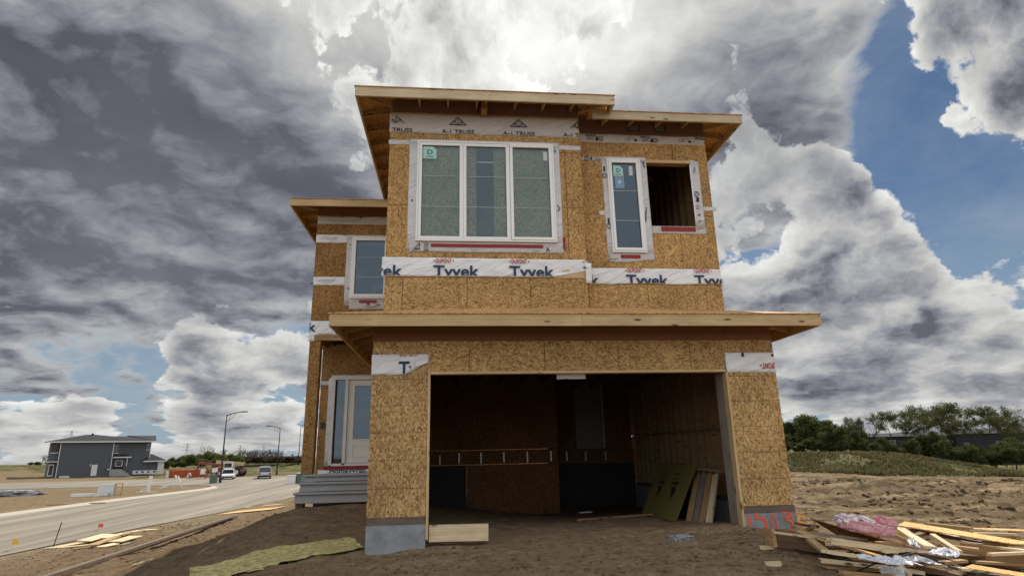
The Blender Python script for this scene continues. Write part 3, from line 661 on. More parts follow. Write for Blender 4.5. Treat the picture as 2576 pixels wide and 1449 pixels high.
def window(x0, x1, z0, z1, y, cols, glass, grilles, extra=None, label=None):
    """vinyl window: outer frame with a mullion between the sashes; the sashes named frame, panes, grille bars"""
    w = empty('window'); w.parent = H
    if label: w['label'] = label
    f = .035; mb = MB()
    mb.box(x0, x1, y-.045, y+.06, z0, z0+f).box(x0, x1, y-.045, y+.06, z1-f, z1)
    mb.box(x0, x0+f, y-.045, y+.06, z0+f, z1-f).box(x1-f, x1, y-.045, y+.06, z0+f, z1-f)
    for a, b, pr in cols[:-1]: mb.box(b-.004, b+.014, y-.040, y+.06, z0+f, z1-f)
    fr = mb.build('frame', M['vinyl'], w)
    bv = fr.modifiers.new('bevel', 'BEVEL'); bv.width = .006; bv.segments = 2; bv.limit_method = 'ANGLE'
    for a, b, pr in cols:
        s = .062; yo = y-.055 if pr else y-.038
        za, zb = z0+f+.004, z1-f-.004
        sb = MB().box(a, b, yo, y+.03, za, za+s).box(a, b, yo, y+.03, zb-s, zb).box(a, a+s, yo, y+.03, za+s, zb-s).box(b-s, b, yo, y+.03, za+s, zb-s).build('sash', M['vinyl'], w)
        bv = sb.modifiers.new('bevel', 'BEVEL'); bv.width = .008; bv.segments = 2; bv.limit_method = 'ANGLE'
        MB().box(a+s, b-s, y-.004, y+.000, za+s, zb-s).build('pane', glass, w)
        g = MB()
        for zg in grilles: g.box(a+s, b-s, y-.010, y-.0045, zg-.007, zg+.007)
        g.build('grille', M['grille'], w)
        gk = MB().box(a+s, a+s+.008, y-.012, y-.0045, za+s, zb-s).box(b-s-.008, b-s, y-.012, y-.0045, za+s, zb-s).box(a+s+.008, b-s-.008, y-.012, y-.0045, zb-s-.01, zb-s).box(a+s+.008, b-s-.008, y-.012, y-.0045, za+s, za+s+.008)
        gk.build('gasket', M['black'], w)
    return w
w1 = window(*WIN1, YU, [(.558, 1.432, 0), (1.448, 2.372, 0), (2.392, 3.262, 1)], M['glass'], (6.26, 5.60), label='white triple window with strand board behind the glass')
for a, b in ((.56, 1.45), (1.45, 1.71), (2.06, 2.38), (2.38, 3.28)): MB().box(a+.001, b-.001, YU+.075, YU+.09, 4.9, 7.0).build('backing_sheet', M['osb_glass'], w1)
MB().box(1.90, 1.97, YU+.12, YU+.13, 4.92, 5.02).build('paper_scrap', M['mint'], w1)
w2 = window(*WIN2, YV, [(4.538, 5.192, 1)], M['glass_b'], (6.16, 5.49), label='tall narrow window beside the open window hole')
w3 = window(-1.245, -.35, 4.55, 6.13, YW, [(-1.207, -.388, 1)], M['glass_b'], (5.60, 5.10), label='window of the left wing half hidden by the upper box')
def sticker(par, x, z, w, h, y, mat, d=True):
    s = MB().prism([(x, z), (x+w, z), (x+w, z+h*.72), (x+w*.72, z+h), (x, z+h)], y-.0075, y-.0055).build('sticker', mat, par)
    if d: lettering('D', x+w*.30, z+h*.34, w*.42, h*.40, y-.0095, M['green_ink'], par, bold=.035); lettering('__', x+w*.2, z+h*.14, w*.6, h*.07, y-.0095, M['green_ink'], par)
sticker(w1, .635, 6.64, .27, .27, YU, M['mint']); MB().box(3.09, 3.175, YU-.0075, YU-.0055, 6.66, 6.86).build('sticker', M['paper'], w1)
sticker(w2, 4.64, 6.50, .21, .24, YV, M['mint']); MB().box(4.98, 5.06, YV-.0075, YV-.0055, 6.52, 6.74).build('sticker', M['paper'], w2)
MB().box(4.66, 4.86, YV-.0075, YV-.0055, 6.22, 6.49).build('sticker', M['blue_paper'], w2); flat('logo', [[(4.74, 6.31), (4.80, 6.36), (4.76, 6.42), (4.72, 6.37)]], YV-.0076, M['paper'], w2)
# flashing tape round the windows
def tape(name, *args, mat='tape', **k): return sheet(name, *args[:5], M[mat], H, **k)
sheet('flashing_tape', .36, .555, 4.64, 7.03, YU-.001, M['tape'], H, amp=.004, seed=2); sheet('flashing_tape', 3.27, 3.43, 4.64, 7.03, YU-.001, M['tape'], H, amp=.004, seed=3)
sheet('flashing_tape', .40, 3.43, 4.65, 4.86, YU-.006, M['wrap_dull'], H, amp=.004, seed=4); sheet('flashing_tape', .37, 3.42, 6.98, 7.07, YU-.006, M['tape'], H, amp=.003, seed=4)
sheet('tape_strip', -.06, .36, 6.94, 7.04, YU-.001, M['tape'], H, amp=.004, seed=6); sheet('tape_strip', 3.43, 3.885, 6.92, 7.02, YU-.001, M['tape'], H, amp=.004, seed=7)
MB().box(.82, 3.02, YU-.022, YU-.019, 4.755, 4.82).build('red_sealing_tape', M['red_tape'], H)
MB().box(3.425, 3.47, YU-.014, YU-.001, 4.74, 4.98).build('red_sealing_tape', M['red_tape'], H)
flat('tape_mark', strokes([(.46, 4.66, .60, 4.83), (.60, 4.83, .60, 4.67), (.50, 4.71, .60, 4.71), (.52, 4.66, .57, 4.74)], .012), YU-.021, M['black_ink'], H)
lettering('RUSS', .68, 4.66, .10, .18, YU-.021, M['black_ink'], H, bold=.0, clip=(.69, .77, 4.66, 4.84), name='tape_lettering')
lettering('A', 3.07, 4.68, .08, .09, YU-.021, M['black_ink'], H, name='tape_lettering')
flat('tape_mark', strokes([(3.34, 5.68, 3.39, 5.60), (3.39, 5.60, 3.345, 5.54)], .016), YU-.017, M['black_ink'], H)
flat('tape_mark', [[(.41, 5.72), (.45, 5.75), (.45, 5.69)], [(3.33, 6.93), (3.36, 6.88), (3.33, 6.83)]], YU-.017, M['black_ink'], H)
flat('tape_mark', strokes([(1.60, 4.70, 1.74, 4.70), (2.80, 4.70, 2.94, 4.70)], .008), YU-.021, M['grey_ink'], H)
# right neighbour
sheet('flashing_tape', 4.40, 4.53, 4.61, 6.95, YV-.001, M['tape'], H, amp=.004, seed=11); sheet('flashing_tape', 5.20, 5.375, lambda x: 4.61+(.02 if x < 5.33 else .0), 6.93, YV-.001, M['tape'], H, amp=.005, seed=12)
sheet('flashing_tape', 4.43, 5.38, lambda x: 4.60+.03*math.sin(x*5), 4.77, YV-.006, M['wrap_dull'], H, amp=.005, seed=13); sheet('flashing_tape', 4.43, 5.37, 6.88, 6.95, YV-.006, M['tape'], H, amp=.004, seed=14)
sheet('flashing_tape', 5.38, 6.55, 5.21, 5.38, YV-.003, M['wrap_dull'], H, amp=.004, seed=15); sheet('flashing_tape', 6.35, 6.54, lambda x: 5.30, lambda x: 6.93-.25*(x-6.35), YV-.002, M['tape'], H, amp=.006, seed=16)
sheet('flashing_tape', 6.33, 6.36, 5.4, 6.80, YV-.008, M['wrap'], H, amp=.012, seed=19)
sheet('tape_strip', 6.54, 6.83, 5.74, 5.83, YV-.002, M['tape'], H, amp=.006, seed=17); sheet('tape_strip', 4.28, 4.40, 5.60, 5.70, YV-.002, M['tape'], H, amp=.004, seed=18)
sheet('tape_strip', 3.95, 4.43, 6.85, 6.93, YV-.002, M['wrap_dull'], H, amp=.003, seed=20)
MB().box(5.58, 6.32, YV-.022, YV-.016, 5.265, 5.365).build('red_sealing_tape', M['red_tape'], H); MB().box(4.67, 5.08, YV-.022, YV-.018, 4.66, 4.735).build('red_sealing_tape', M['red_tape'], H)
def rings(cx, cz, y, r=.045):
    pol = []
    for rr in (r, r*.55):
        for k in range(12):
            a0, a1 = 2*math.pi*k/12, 2*math.pi*(k+1)/12; w = r*.16
            pol.append([(cx+rr*math.cos(a0), cz+rr*math.sin(a0)), (cx+(rr+w)*math.cos(a0), cz+(rr+w)*math.sin(a0)), (cx+(rr+w)*math.cos(a1), cz+(rr+w)*math.sin(a1)), (cx+rr*math.cos(a1), cz+rr*math.sin(a1))])
    return pol
flat('tape_mark', rings(4.07, 6.89, 0)+[[(4.14, 6.87), (4.20, 6.86), (4.20, 6.92), (4.15, 6.91)]]+strokes([(4.24, 6.87, 4.38, 6.87), (4.24, 6.90, 4.38, 6.90)], .007), YV-.012, M['black_ink'], H)
flat('tape_mark', strokes([(5.27, 6.88, 5.33, 6.70), (5.33, 6.88, 5.33, 6.70), (5.27, 6.88, 5.33, 6.80)], .010), YV-.013, M['black_ink'], H)
flat('tape_mark', strokes([(5.26, 5.46, 5.30, 5.80), (5.25, 5.60, 5.30, 5.80), (5.25, 5.60, 5.26, 5.46), (5.25, 5.66, 5.28, 5.66), (5.25, 5.57, 5.27, 5.57)], .010), YV-.013, M['black_ink'], H)
flat('tape_mark', rings(6.42, 6.12, 0, .055)+rings(4.44, 6.50, 0, .05)+rings(4.46, 5.36, 0, .05)+[[(6.40, 5.94), (6.46, 5.94), (6.47, 6.04), (6.41, 6.05)], [(4.42, 6.60), (4.46, 6.60), (4.46, 6.72), (4.43, 6.72)], [(4.44, 5.42), (4.48, 5.42), (4.48, 5.54), (4.45, 5.54)], [(6.41, 5.62), (6.45, 5.62), (6.45, 5.66), (6.41, 5.66)]]
     + strokes([(6.38, 5.78, 6.46, 5.78), (6.38, 5.82, 6.46, 5.82), (6.38, 5.86, 6.46, 5.86), (6.40, 6.60, 6.44, 6.75), (6.44, 6.75, 6.46, 6.62), (6.40, 5.50, 6.47, 5.50), (6.40, 5.45, 6.44, 5.53)], .008), YV-.016, M['black_ink'], H)
lettering('vinyl', 4.42, 4.62, .17, .05, YV-.014, M['black_ink'], H, name='tape_lettering')
# printed truss band and the strip above the right part
tb = sheet('house_wrap', -.055, 3.865, lambda x: 7.205+.004*math.sin(x*3), lambda x: 7.67 if x < 3.6 else 7.67-.10*max(0, x-3.72), YU-.002, M['wrap_dull'], H, amp=.006, seed=31)
for k in range(-1, 3):
    tx = 1.005+1.262*k; cx = 1.335+1.262*k
    if tx+.67 > -.05: lettering('A-1 TRUSS', tx, 7.218, .665, .088, YU-.019, M['black_ink'], tb, bold=.008, clip=(-.05, 3.86, 7.2, 7.7))
    a = .172
    segs = [(cx-a, 7.415, cx+a, 7.415), (cx-a, 7.415, cx, 7.585), (cx+a, 7.415, cx, 7.585), (cx, 7.585, cx, 7.42), (cx, 7.42, cx-.085, 7.50), (cx, 7.42, cx+.085, 7.50), (cx-.085, 7.42, cx-.085, 7.49), (cx+.085, 7.42, cx+.085, 7.49), (cx-.04, 7.42, cx-.06, 7.51), (cx+.04, 7.42, cx+.06, 7.51)]
    segs = [s for s in segs if max(s[0], s[2]) < 3.86 and min(s[0], s[2]) > -.09]
    flat('truss_logo', [p for i, s in enumerate(segs) for p in strokes([s], .016 if i < 3 else .008)], YU-.019, M['black_ink'], tb)
tt = sheet('house_wrap', 3.90, 6.73, 7.285, lambda x: 7.485+.008*math.sin(x*7), YV-.002, M['wrap_dull'], H, amp=.004, seed=32)
for k in range(3):
    x = 4.08+1.22*k; lettering('TITAN', x, 7.415, .23, .055, YV-.014, M['black_ink'], tt, rot=1, bold=.03, clip=(3.9, 6.725, 7.28, 7.5))
    if k < 2:
        flat('tape_mark', rings(x+.33, 7.37, 0, .05)+[[(x+.20, 7.32), (x+.27, 7.32), (x+.27, 7.41), (x+.24, 7.42)], [(x+1.07, 7.335), (x+1.13, 7.335), (x+1.13, 7.385), (x+1.07, 7.385)]]+strokes([(x+.02, 7.39, x+.18, 7.39), (x+.02, 7.365, x+.18, 7.365), (x+.02, 7.34, x+.18, 7.34), (x+.90, 7.42, x+1.1, 7.42), (x+.90, 7.385, x+.98, 7.385), (x+.90, 7.36, x+.98, 7.36), (x+.85, 7.34, x+.88, 7.40)], .007), YV-.014, M['black_ink'], tt)
# Tyvek bands
def tyvek(x0, x1, za, zb, y, starts, base, parent_mat='wrap', seed=0, clipz=None):
    s = sheet('house_wrap', x0, x1, za, zb, y, M[parent_mat], H, amp=.015, seed=seed, nz=9)
    zt = max(zb(x0), zb(x1)) if callable(zb) else zb
    zl = clipz if clipz is not None else (za(x0) if callable(za) else za)
    for t0 in starts:
        if t0+.88 > x0 and t0 < x1: lettering('Tyvek', t0, base-.062, .88, .30, y-.038, M['navy'], s, bold=.022, clip=(x0+.005, x1-.005, zl+.006, zt))
        d0 = t0+.045
        if d0+.30 > x0 and d0 < x1:
            lettering('DUPONT', d0, base+.285, .30, .09, y-.038, M['red_ink'], s, bold=.016, clip=(x0+.005, x1-.005, zl, zt-.004))
            tri = [[(d0-.05, base+.33), (d0-.025, base+.305), (d0-.025, base+.355)], [(d0+.35, base+.33), (d0+.325, base+.355), (d0+.325, base+.305)]]
            tri = [p for p in tri if all(x0 < q[0] < x1 and q[1] < zt for q in p)]
            if tri: flat('logo_mark', tri, y-.038, M['red_ink'], s)
    return s
tyvek(-.10, 3.885, lambda x: 4.155+max(0, (x-3.05))**1.6*.19, lambda x: 4.535-.006*x, YU-.012, (-.59, .875, 2.335, 3.80), 4.135, seed=41, clipz=4.165)
tyvek(3.95, 6.745, lambda x: 4.115+.01*math.sin(x*4), lambda x: 4.46-.004*x, YV-.012, (3.30, 4.735, 6.165), 4.065, seed=42, clipz=4.12)
sheet('wrap_corner', 3.84, 3.96, 4.03, 4.44, YU-.03, M['wrap'], H, amp=.02, seed=43)
sheet('wrap_tail', 6.73, 6.79, 4.08, 4.24, YV-.01, M['tape'], H, amp=.02, seed=44)
# garage wrap pieces
gl_ = sheet('house_wrap', -.01, .872, lambda x: 2.10 if x < .50 else 2.10+(x-.50)*.54, 2.42, -.003, M['wrap'], H, amp=.007, seed=51)
lettering('Ty', .41, 2.02, .30, .29, -.021, M['navy'], gl_, bold=.022, clip=(.4, .60, 2.115, 2.4)); lettering('DUPONT', .425, 2.385, .29, .09, -.021, M['red_ink'], gl_, bold=.016, clip=(0, .86, 2.3, 2.415))
sheet('wrap_fold', .66, .87, lambda x: 2.21+(x-.66)*.34, lambda x: 2.30+.03*math.sin((x-.66)*14), -.022, M['wrap'], H, amp=.010, seed=52)
gr_ = sheet('house_wrap', 5.775, 6.635, 2.09, 2.42, -.003, M['wrap'], H, amp=.005, seed=53)
lettering('DUPONT', 6.40, 2.145, .30, .10, -.018, M['red_ink'], gr_, rot=1, bold=.016, clip=(6.3, 6.628, 2.1, 2.3))
flat('logo_mark', [[(6.355, 2.20), (6.385, 2.225), (6.385, 2.175)]], -.018, M['red_ink'], gr_)
lettering('Tyvek', 5.93, 2.35, .86, .30, -.018, M['black_ink'], gr_, rot=1, bold=.022, clip=(5.8, 6.62, 2.3, 2.414))
# spray painted number on the right foundation
def spray(pts, w, y, par):
    mb = MB(); P2 = []
    for i in range(len(pts)-1):
        for k in range(6): P2.append((pts[i][0]+(pts[i+1][0]-pts[i][0])*k/6, pts[i][1]+(pts[i+1][1]-pts[i][1])*k/6))
    P2.append(pts[-1])
    for i in range(len(P2)-1):
        a, b = P2[i], P2[i+1]; dx_, dz_ = b[0]-a[0], b[1]-a[1]; L = math.hypot(dx_, dz_) or 1e-6; n_ = (-dz_/L, dx_/L)
        wa = w*(1+.35*mnoise.noise(Vector((a[0]*30, a[1]*30, 1)))); wb = w*(1+.35*mnoise.noise(Vector((b[0]*30, b[1]*30, 1))))
        yy = y-.0004*(i % 3)
        mb.prism([(a[0]+n_[0]*wa/2, a[1]+n_[1]*wa/2), (a[0]-n_[0]*wa/2, a[1]-n_[1]*wa/2), (b[0]-n_[0]*wb/2, b[1]-n_[1]*wb/2), (b[0]+n_[0]*wb/2, b[1]+n_[1]*wb/2)], yy-.001, yy+.001)
    return mb.build('painted_number', M['paint_orange'], par)
nx_ = 5.90
spray([(5.875, -.13), (5.87, -.22), (5.875, -.36)], .038, -.0005, H)
spray([(6.14, -.065), (5.99, -.075), (5.98, -.18), (6.08, -.17), (6.14, -.23), (6.12, -.32), (6.02, -.36), (5.95, -.34)], .038, -.0005, H)
spray([(6.22, -.33), (6.225, -.24), (6.25, -.12), (6.30, -.22), (6.315, -.33), (6.28, -.36), (6.23, -.33)], .020, -.0005, H)
spray([(6.40, -.11), (6.50, -.10), (6.56, -.14), (6.47, -.20), (6.57, -.26), (6.575, -.34), (6.47, -.38), (6.38, -.37)], .036, -.0005, H)

# ------------------------------------------------------------------ roofs
def eave_roof(name, xa, xb, yf, yb, zt, h, slope, inner, lookL=None, lookR=None, joint=None, mat='fascia', lab=None, frontlook=None, left=True, right=True, hipL=True, hipR=True, yR=None):
    """roof edge: fascia boards on the front and sides, sheathing sloping up inwards, lookouts under it.
    inner=(ix0,ix1,iy): wall lines that carry it"""
    r = empty(name); r.parent = H
    if lab: r['label'] = lab
    t = .038; ix0, ix1, iy = inner
    segs = [(xa, joint), (joint+.003, xb)] if joint else [(xa, xb)]
    for a, b in segs: board('fascia', (a, yf+t/2, zt-h/2), (b, yf+t/2, zt-h/2), t, h, M[mat], r)
    if left: board('fascia', (xa+t/2, yf+t+.001, zt-h/2), (xa+t/2, yb, zt-h/2), t, h, M[mat], r)
    if right: board('fascia', (xb-t/2, yf+t+.001, zt-h/2), (xb-t/2, yR or yb, zt-h/2), t, h, M[mat], r)
    # sheathing as hipped planes (closed slab 11 mm thick)
    d = min((xb-xa)/2-.01, 3.2); o = .018
    zt2 = zt-.004
    hl = d if hipL else 0.0; hr = d if hipR else 0.0
    A, B = (xa-o, yf-o, zt2), (xb+o, yf-o, zt2); C_, D_ = (xb+o-hr, yf-o+d, zt2+slope*d), (xa-o+hl, yf-o+d, zt2+slope*d)
    th = .014
    def slab(q):
        return MB().hexa([(x, y, z+th) for x, y, z in q], [(x, y, z) for x, y, z in q])
    slab([A, B, C_, D_]).build('roof_sheathing', M['deck'], r)
    if hipL: slab([(xa-o, yb, zt2), A, D_, (xa-o+hl, yb, zt2+slope*d)]).build('roof_sheathing', M['deck'], r)
    if hipR: slab([B, (xb+o, yR or yb, zt2), (xb+o-hr, yR or yb, zt2+slope*d), C_]).build('roof_sheathing', M['deck'], r)
    lh_ = h*.62
    def look(p, q): board('lookout', p, q, .038, lh_, M['lumber'], r)
    if left:
        y = iy+.30
        while y < yb-.1:
            look((xa+t, y, zt-lh_/2-.022), (ix0-.002, y, zt-lh_/2-.022+slope*(ix0-xa)*.9)); y += .61
        look((xa+.04, yf+.05, zt-lh_/2-.03), (ix0-.002, iy-.002, zt-lh_/2+.05))
    if right:
        y = iy+.30
        while y < (yR or yb)-.1:
            look((xb-t, y, zt-lh_/2-.022), (ix1+.002, y, zt-lh_/2-.022+slope*(xb-ix1)*.9)); y += .61
        look((xb-.04, yf+.05, zt-lh_/2-.03), (ix1+.002, iy-.002, zt-lh_/2+.05))
    if frontlook:
        for x in frontlook: board('lookout', (x, yf+t, zt-lh_/2-.022), (x, iy-.012, zt-lh_/2-.022+slope*(iy-yf)*.9), .038, lh_, M['lumber'], r)
    return r
eave_roof('garage_roof', -.585, 7.195, -.585, 4.78, 2.952, .19, .27, (0, 6.63, 0), joint=3.25, lab='low garage roof with pine fascia', frontlook=[.5+.61*i for i in range(10)], yR=8.0)
eave_roof('upper_roof', -.672, 4.505, .93, 12.8, 7.853, .205, .20, (-.04, 3.88, YU), joint=1.97, mat='fascia_up', lab='top left roof over the triple window', frontlook=[.55, 1.13, 1.72, 1.90, 2.51, 3.10, 3.7], yR=1.6, hipR=False)
eave_roof('upper_roof', 4.12, 7.365, 1.27, 12.8, 7.715, .185, .20, (3.88, 6.75, YV), mat='fascia_up', lab='top right roof above the open window hole', frontlook=[4.45, 5.05, 5.65, 6.25], hipL=False, left=False)
eave_roof('wing_roof', -2.665, -.045, 4.2, 12.8, 6.882, .18, .20, (-2.13, -.04, YW), mat='fascia', lab='lower roof of the left wing', right=False, hipR=False)
MB().box(1.81, 1.93, YU-.30, YU-.02, 7.62, 7.93).build('truss_end', M['osb_old'], H)
MB().box(.0, 3.86, YU-.009, YU-.001, 7.68, 8.0).build('frieze_board', M['brown_up'], H); MB().box(3.90, 6.735, YV-.009, YV-.001, 7.49, 7.9).build('frieze_board', M['brown_up'], H)
MB().box(-2.12, -.05, YW-.009, YW-.001, 6.69, 7.05).build('frieze_board', M['brown'], H)
for x in (5.03, 5.61):
    v = MB().box(x, x+.27, YV-.013, YV-.0095, 7.57, 7.74).build('printed_label', M['black_ink'], H)
    flat('label_print', strokes([(x+.03, 7.72-.03*k, x+.24, 7.72-.03*k) for k in range(5)], .008), YV-.0135, M['grey_ink'], v)
# ------------------------------------------------------------------ left wing and porch
wall('wing_wall', -2.13, -.045, 3.66, 7.1, YW, YW+.012, [(-1.215, -.38, 4.58, 6.10)], M['osb_old'], H)
MB().box(-2.13, -2.118, YW+.014, 12.9, 3.55, 7.0).build('side_sheathing', M['osb_old'], H); MB().box(-2.06, -2.048, YD+.014, 12.9, -.5, 3.55).build('side_sheathing', M['osb_old'], H)
MB().box(-1.9, -.1, YW+.05, 7.0, 6.71, 6.74).build('ceiling', M['osb_in'], H)
MB().box(-1.9, -.2, 7.0, 7.05, 3.6, 6.7).box(-1.9, -1.85, 5.2, 7.0, 3.6, 6.7).build('partition', M['osb_in'], H)
hw = sheet('house_wrap', -2.125, -.05, 6.465, 6.685, YW-.002, M['wrap_dull'], H, amp=.004, seed=61)
for x in (-1.95, -.37): lettering('HomeWrap.', x, 6.615, .98, .16, YW-.013, M['black_ink'], hw, bold=.02, clip=(-2.12, -.055, 6.5, 6.682))
flat('fine_print', strokes([(-1.9, 6.575, -1.05, 6.575), (-1.9, 6.55, -1.1, 6.55), (-1.75, 6.53, -.95, 6.53)], .007), YW-.012, M['grey_ink'], hw); flat('fine_print', strokes([(-.35, 6.56, -.1, 6.56)], .007), YW-.012, M['grey_ink'], hw)
for za, zb, sd_ in ((5.97, 6.18, 62), (4.88, 5.09, 63)):
    h2 = sheet('house_wrap', -2.135, -1.37, za, zb, YW-.002, M['wrap'], H, amp=.004, seed=sd_)
    lettering('HomeWrap.', -2.0+(.2 if sd_ == 63 else -.3), zb-.028, .98, .16, YW-.013, M['black_ink'], h2, bold=.02, clip=(-2.12, -1.4, za, zb-.004))
    flat('fine_print', strokes([(-2.0, zb-.07, -1.6, zb-.07), (-2.05, zb-.10, -1.62, zb-.10), (-1.9, zb-.14, -1.65, zb-.14)], .007), YW-.012, M['grey_ink'], h2)
hk = sheet('house_wrap', -2.15, -1.1, lambda x: 3.66 if x > -1.95 else 3.50, 3.99, YW-.013, M['wrap'], H, amp=.008, seed=64)
lettering('Tyvek', -2.87, 3.66, .88, .30, YW-.036, M['navy'], hk, bold=.022, clip=(-2.14, -1.2, 3.5, 3.98))
sheet('flashing_tape', -1.38, -1.22, 4.37, 6.17, YW-.001, M['tape'], H, amp=.004, seed=65); sheet('flashing_tape', -1.25, -.05, 4.28, 4.56, YW-.004, M['wrap_dull'], H, amp=.004, seed=66); sheet('flashing_tape', -1.36, -.05, 6.10, 6.18, YW-.006, M['tape'], H, amp=.003, seed=67)
MB().box(-1.02, -.60, YW-.020, YW-.017, 4.44, 4.51).box(-.83, -.77, YW-.020, YW-.017, 4.38, 4.44).build('red_sealing_tape', M['red_tape'], H)
flat('tape_mark', strokes([(-.62, 4.37, -.50, 4.37), (-.62, 4.40, -.52, 4.40), (-.90, 4.345, -.60, 4.345)], .010), YW-.017, M['black_ink'], H); lettering('T', -.45, 4.42, .05, .07, YW-.02, M['black_ink'], H, name='tape_lettering')
flat('tape_mark', [[(-1.33, 5.93), (-1.29, 5.96), (-1.29, 5.90)], [(-1.32, 4.80), (-1.28, 4.83), (-1.28, 4.77)], [(-2.19, 4.92), (-2.14, 4.96), (-2.14, 4.88)]], YW-.015, M['black_ink'], H)
# porch column, beams, ceiling joists
MB().box(-2.12, -1.87, YW, YW+.25, .50, 3.52).build('porch_column', M['osb_old'], H)
board('porch_beam', (-2.02, YW+.02, 3.59), (-.05, YW+.02, 3.59), .10, .13, M['lumber'], H)
board('porch_beam', (-2.0, YW+.08, 3.59), (-2.0, YD, 3.59), .10, .13, M['lumber'], H); board('porch_beam', (-1.93, YD-.045, 3.56), (-.05, YD-.045, 3.56), .08, .14, M['lumber'], H)
for i in range(5):
    x = -1.75+.40*i; board('porch_joist', (x, YW+.08, 3.62), (x, YD-.09, 3.62), .038, .10, M['lumber_dark'], H)
MB().box(-2.1, -.05, YW+.02, YD, 3.69, 3.71).build('porch_ceiling', M['osb_in'], H)
wall('door_wall', -2.06, 0.0, .45, 3.66, YD, YD+.012, [(-1.73, -.45, .64, 2.80)], M['osb_old'], H)
MB().box(-2.07, 0, YD+.012, YD+.2, -.6, .44).build('foundation_wall', M['black'], H)  # black stands in for the shade under the steps
dw = empty('front_door'); dw.parent = H; dw['label'] = 'primed front door with tall glass beside a sidelight'
mb = MB().box(-1.76, -1.69, YD-.06, YD+.10, .66, 2.80).box(-1.69, -.42, YD-.06, YD+.10, 2.73, 2.80).box(-1.44, -1.365, YD-.05, YD+.10, .66, 2.73).box(-.49, -.42, YD-.06, YD+.10, .66, 2.73).box(-1.69, -.49, YD-.05, YD+.10, .64, .70); mb.build('frame', M['door'], dw)
MB().box(-1.68, -1.45, YD, YD+.006, .71, 2.72).build('sidelight', M['glass_b'], dw)
wall('door_leaf', -1.355, -.50, .71, 2.72, YD-.01, YD+.035, [(-1.205, -.64, 1.27, 2.58)], M['door'], dw)
MB().box(-1.20, -.645, YD+.005, YD+.012, 1.275, 2.575).build('pane', M['glass_b'], dw)
wall('moulding', -1.235, -.61, 1.24, 2.61, YD-.022, YD-.011, [(-1.205, -.64, 1.27, 2.58)], M['door'], dw)
wall('moulding', -1.22, -.63, .84, 1.13, YD-.020, YD-.011, [(-1.19, -.66, .87, 1.10)], M['door'], dw)
sheet('flashing_tape', -1.86, -1.765, lambda x: .62, lambda x: 2.74+(x+1.86)*1.0, YD-.004, M['tape'], H, amp=.008, seed=71); sheet('flashing_tape', -1.80, -.2, 2.80, 2.85, YD-.004, M['tape'], H, amp=.004, seed=72)
sheet('tape_strip', -2.04, -1.80, 2.60, 2.70, YD-.004, M['tape'], H, amp=.004, seed=73)
MB().box(-1.86, -.1, YD-.03, YD-.02, .555, .635).build('red_sealing_tape', M['red_tape'], H)
hb = sheet('house_wrap', -2.0, -.1, .46, .555, YD-.016, M['wrap'], H, amp=.003, seed=74); lettering('HomeWrap.', -1.72, .44, .9, .15, YD-.026, M['navy'], hb, bold=.02, clip=(-1.9, -.2, .47, .55))
MB().box(-2.0, -1.92, YD-.05, YD-.001, 1.55, 1.68).build('doorbell_box', M['dark_metal'], H)
MB().box(-2.0, 0, 8.5, 8.55, .5, 3.5).build('partition', M['osb_in'], H)
MB().box(-2.05, -.1, YW-.2, YD-.07, .36, .45).build('porch_slab', M['concrete_step'], H)
# ------------------------------------------------------------------ precast steps
st = empty('precast_steps', (0, 4, 0)); tag(st, 'grey precast concrete steps of three risers standing at the porch', 'steps')
def step_x(px, py, y): return float(at(px, py, 1, y)[0])
rows = [(4.45, .50, .355), (4.22, .345, .165), (3.99, .155, -.06)]
prof = []
for (y, zt_, zb_) in rows: prof.append((y, zt_, zb_))
for k, ((y, zt_, zb_), xl) in enumerate(zip(prof, (-1.97, -2.01, -2.05))):
    mb = MB().hexa([(xl, y-.03, zt_-.045), (-.02, y-.03, zt_-.045), (-.02, y-.03, zt_), (xl, y-.03, zt_)], [(xl, y+.4, zt_-.045), (-.02, y+.4, zt_-.045), (-.02, y+.4, zt_), (xl, y+.4, zt_)])
    mb.hexa([(xl+.03, y+.025, zt_-.046), (xl+.02, y-.005, zb_), (-.03, y-.005, zb_), (-.03, y+.025, zt_-.046)], [(xl+.03, y+.38, zt_-.046), (xl+.02, y+.38, zb_), (-.03, y+.38, zb_), (-.03, y+.38, zt_-.046)])
    o = mb.build('step', M['concrete_step'], st, loc=(0, -4, 0)); bv = o.modifiers.new('bevel', 'BEVEL'); bv.width = .012; bv.segments = 2
for b_ in ((-2.02, -1.86, 4.1, 4.3), (-.9, -.7, 4.2, 4.45)): MB().box(*b_, -.45, -.065).build('support_block', M['lumber_dark'], st, loc=(0, -4, 0))
# ------------------------------------------------------------------ things lying about
dbp = lambda x, y: ((2200+x*.31056)*.8587, (1440+y*.31056)*.8587)
glp = lambda x, y: (x*.41925*.8587, (1450+y*.41925)*.8587)
ggp = lambda x, y: ((1240+x*.37267)*.8587, (1080+y*.37267)*.8587)
_ts = np.concatenate([np.arange(4, 30, .05), np.arange(30, 200, .3)])
def ong(p, lift=0.0):
    """where the sight line through a photograph point meets the ground (raised by lift)"""
    d = ray(*p); P_ = CAM[None, :]+d[None, :]*_ts[:, None]; g = ground_h(P_[:, 0], P_[:, 1])+lift
    k = int(np.argmax(P_[:, 2] < g)); return P_[k]
def B(name, a, b, w, t, mat, label, cat, up=(0, 0, 1), warp=0.0, group=None, ends=None):
    return tag(board(name, tuple(a), tuple(b), w, t, M[mat], None, up, warp, ends), label, cat, group)
dz_ = lambda x, y, z: ong(dbp(x, y), max(.03, z+.64))
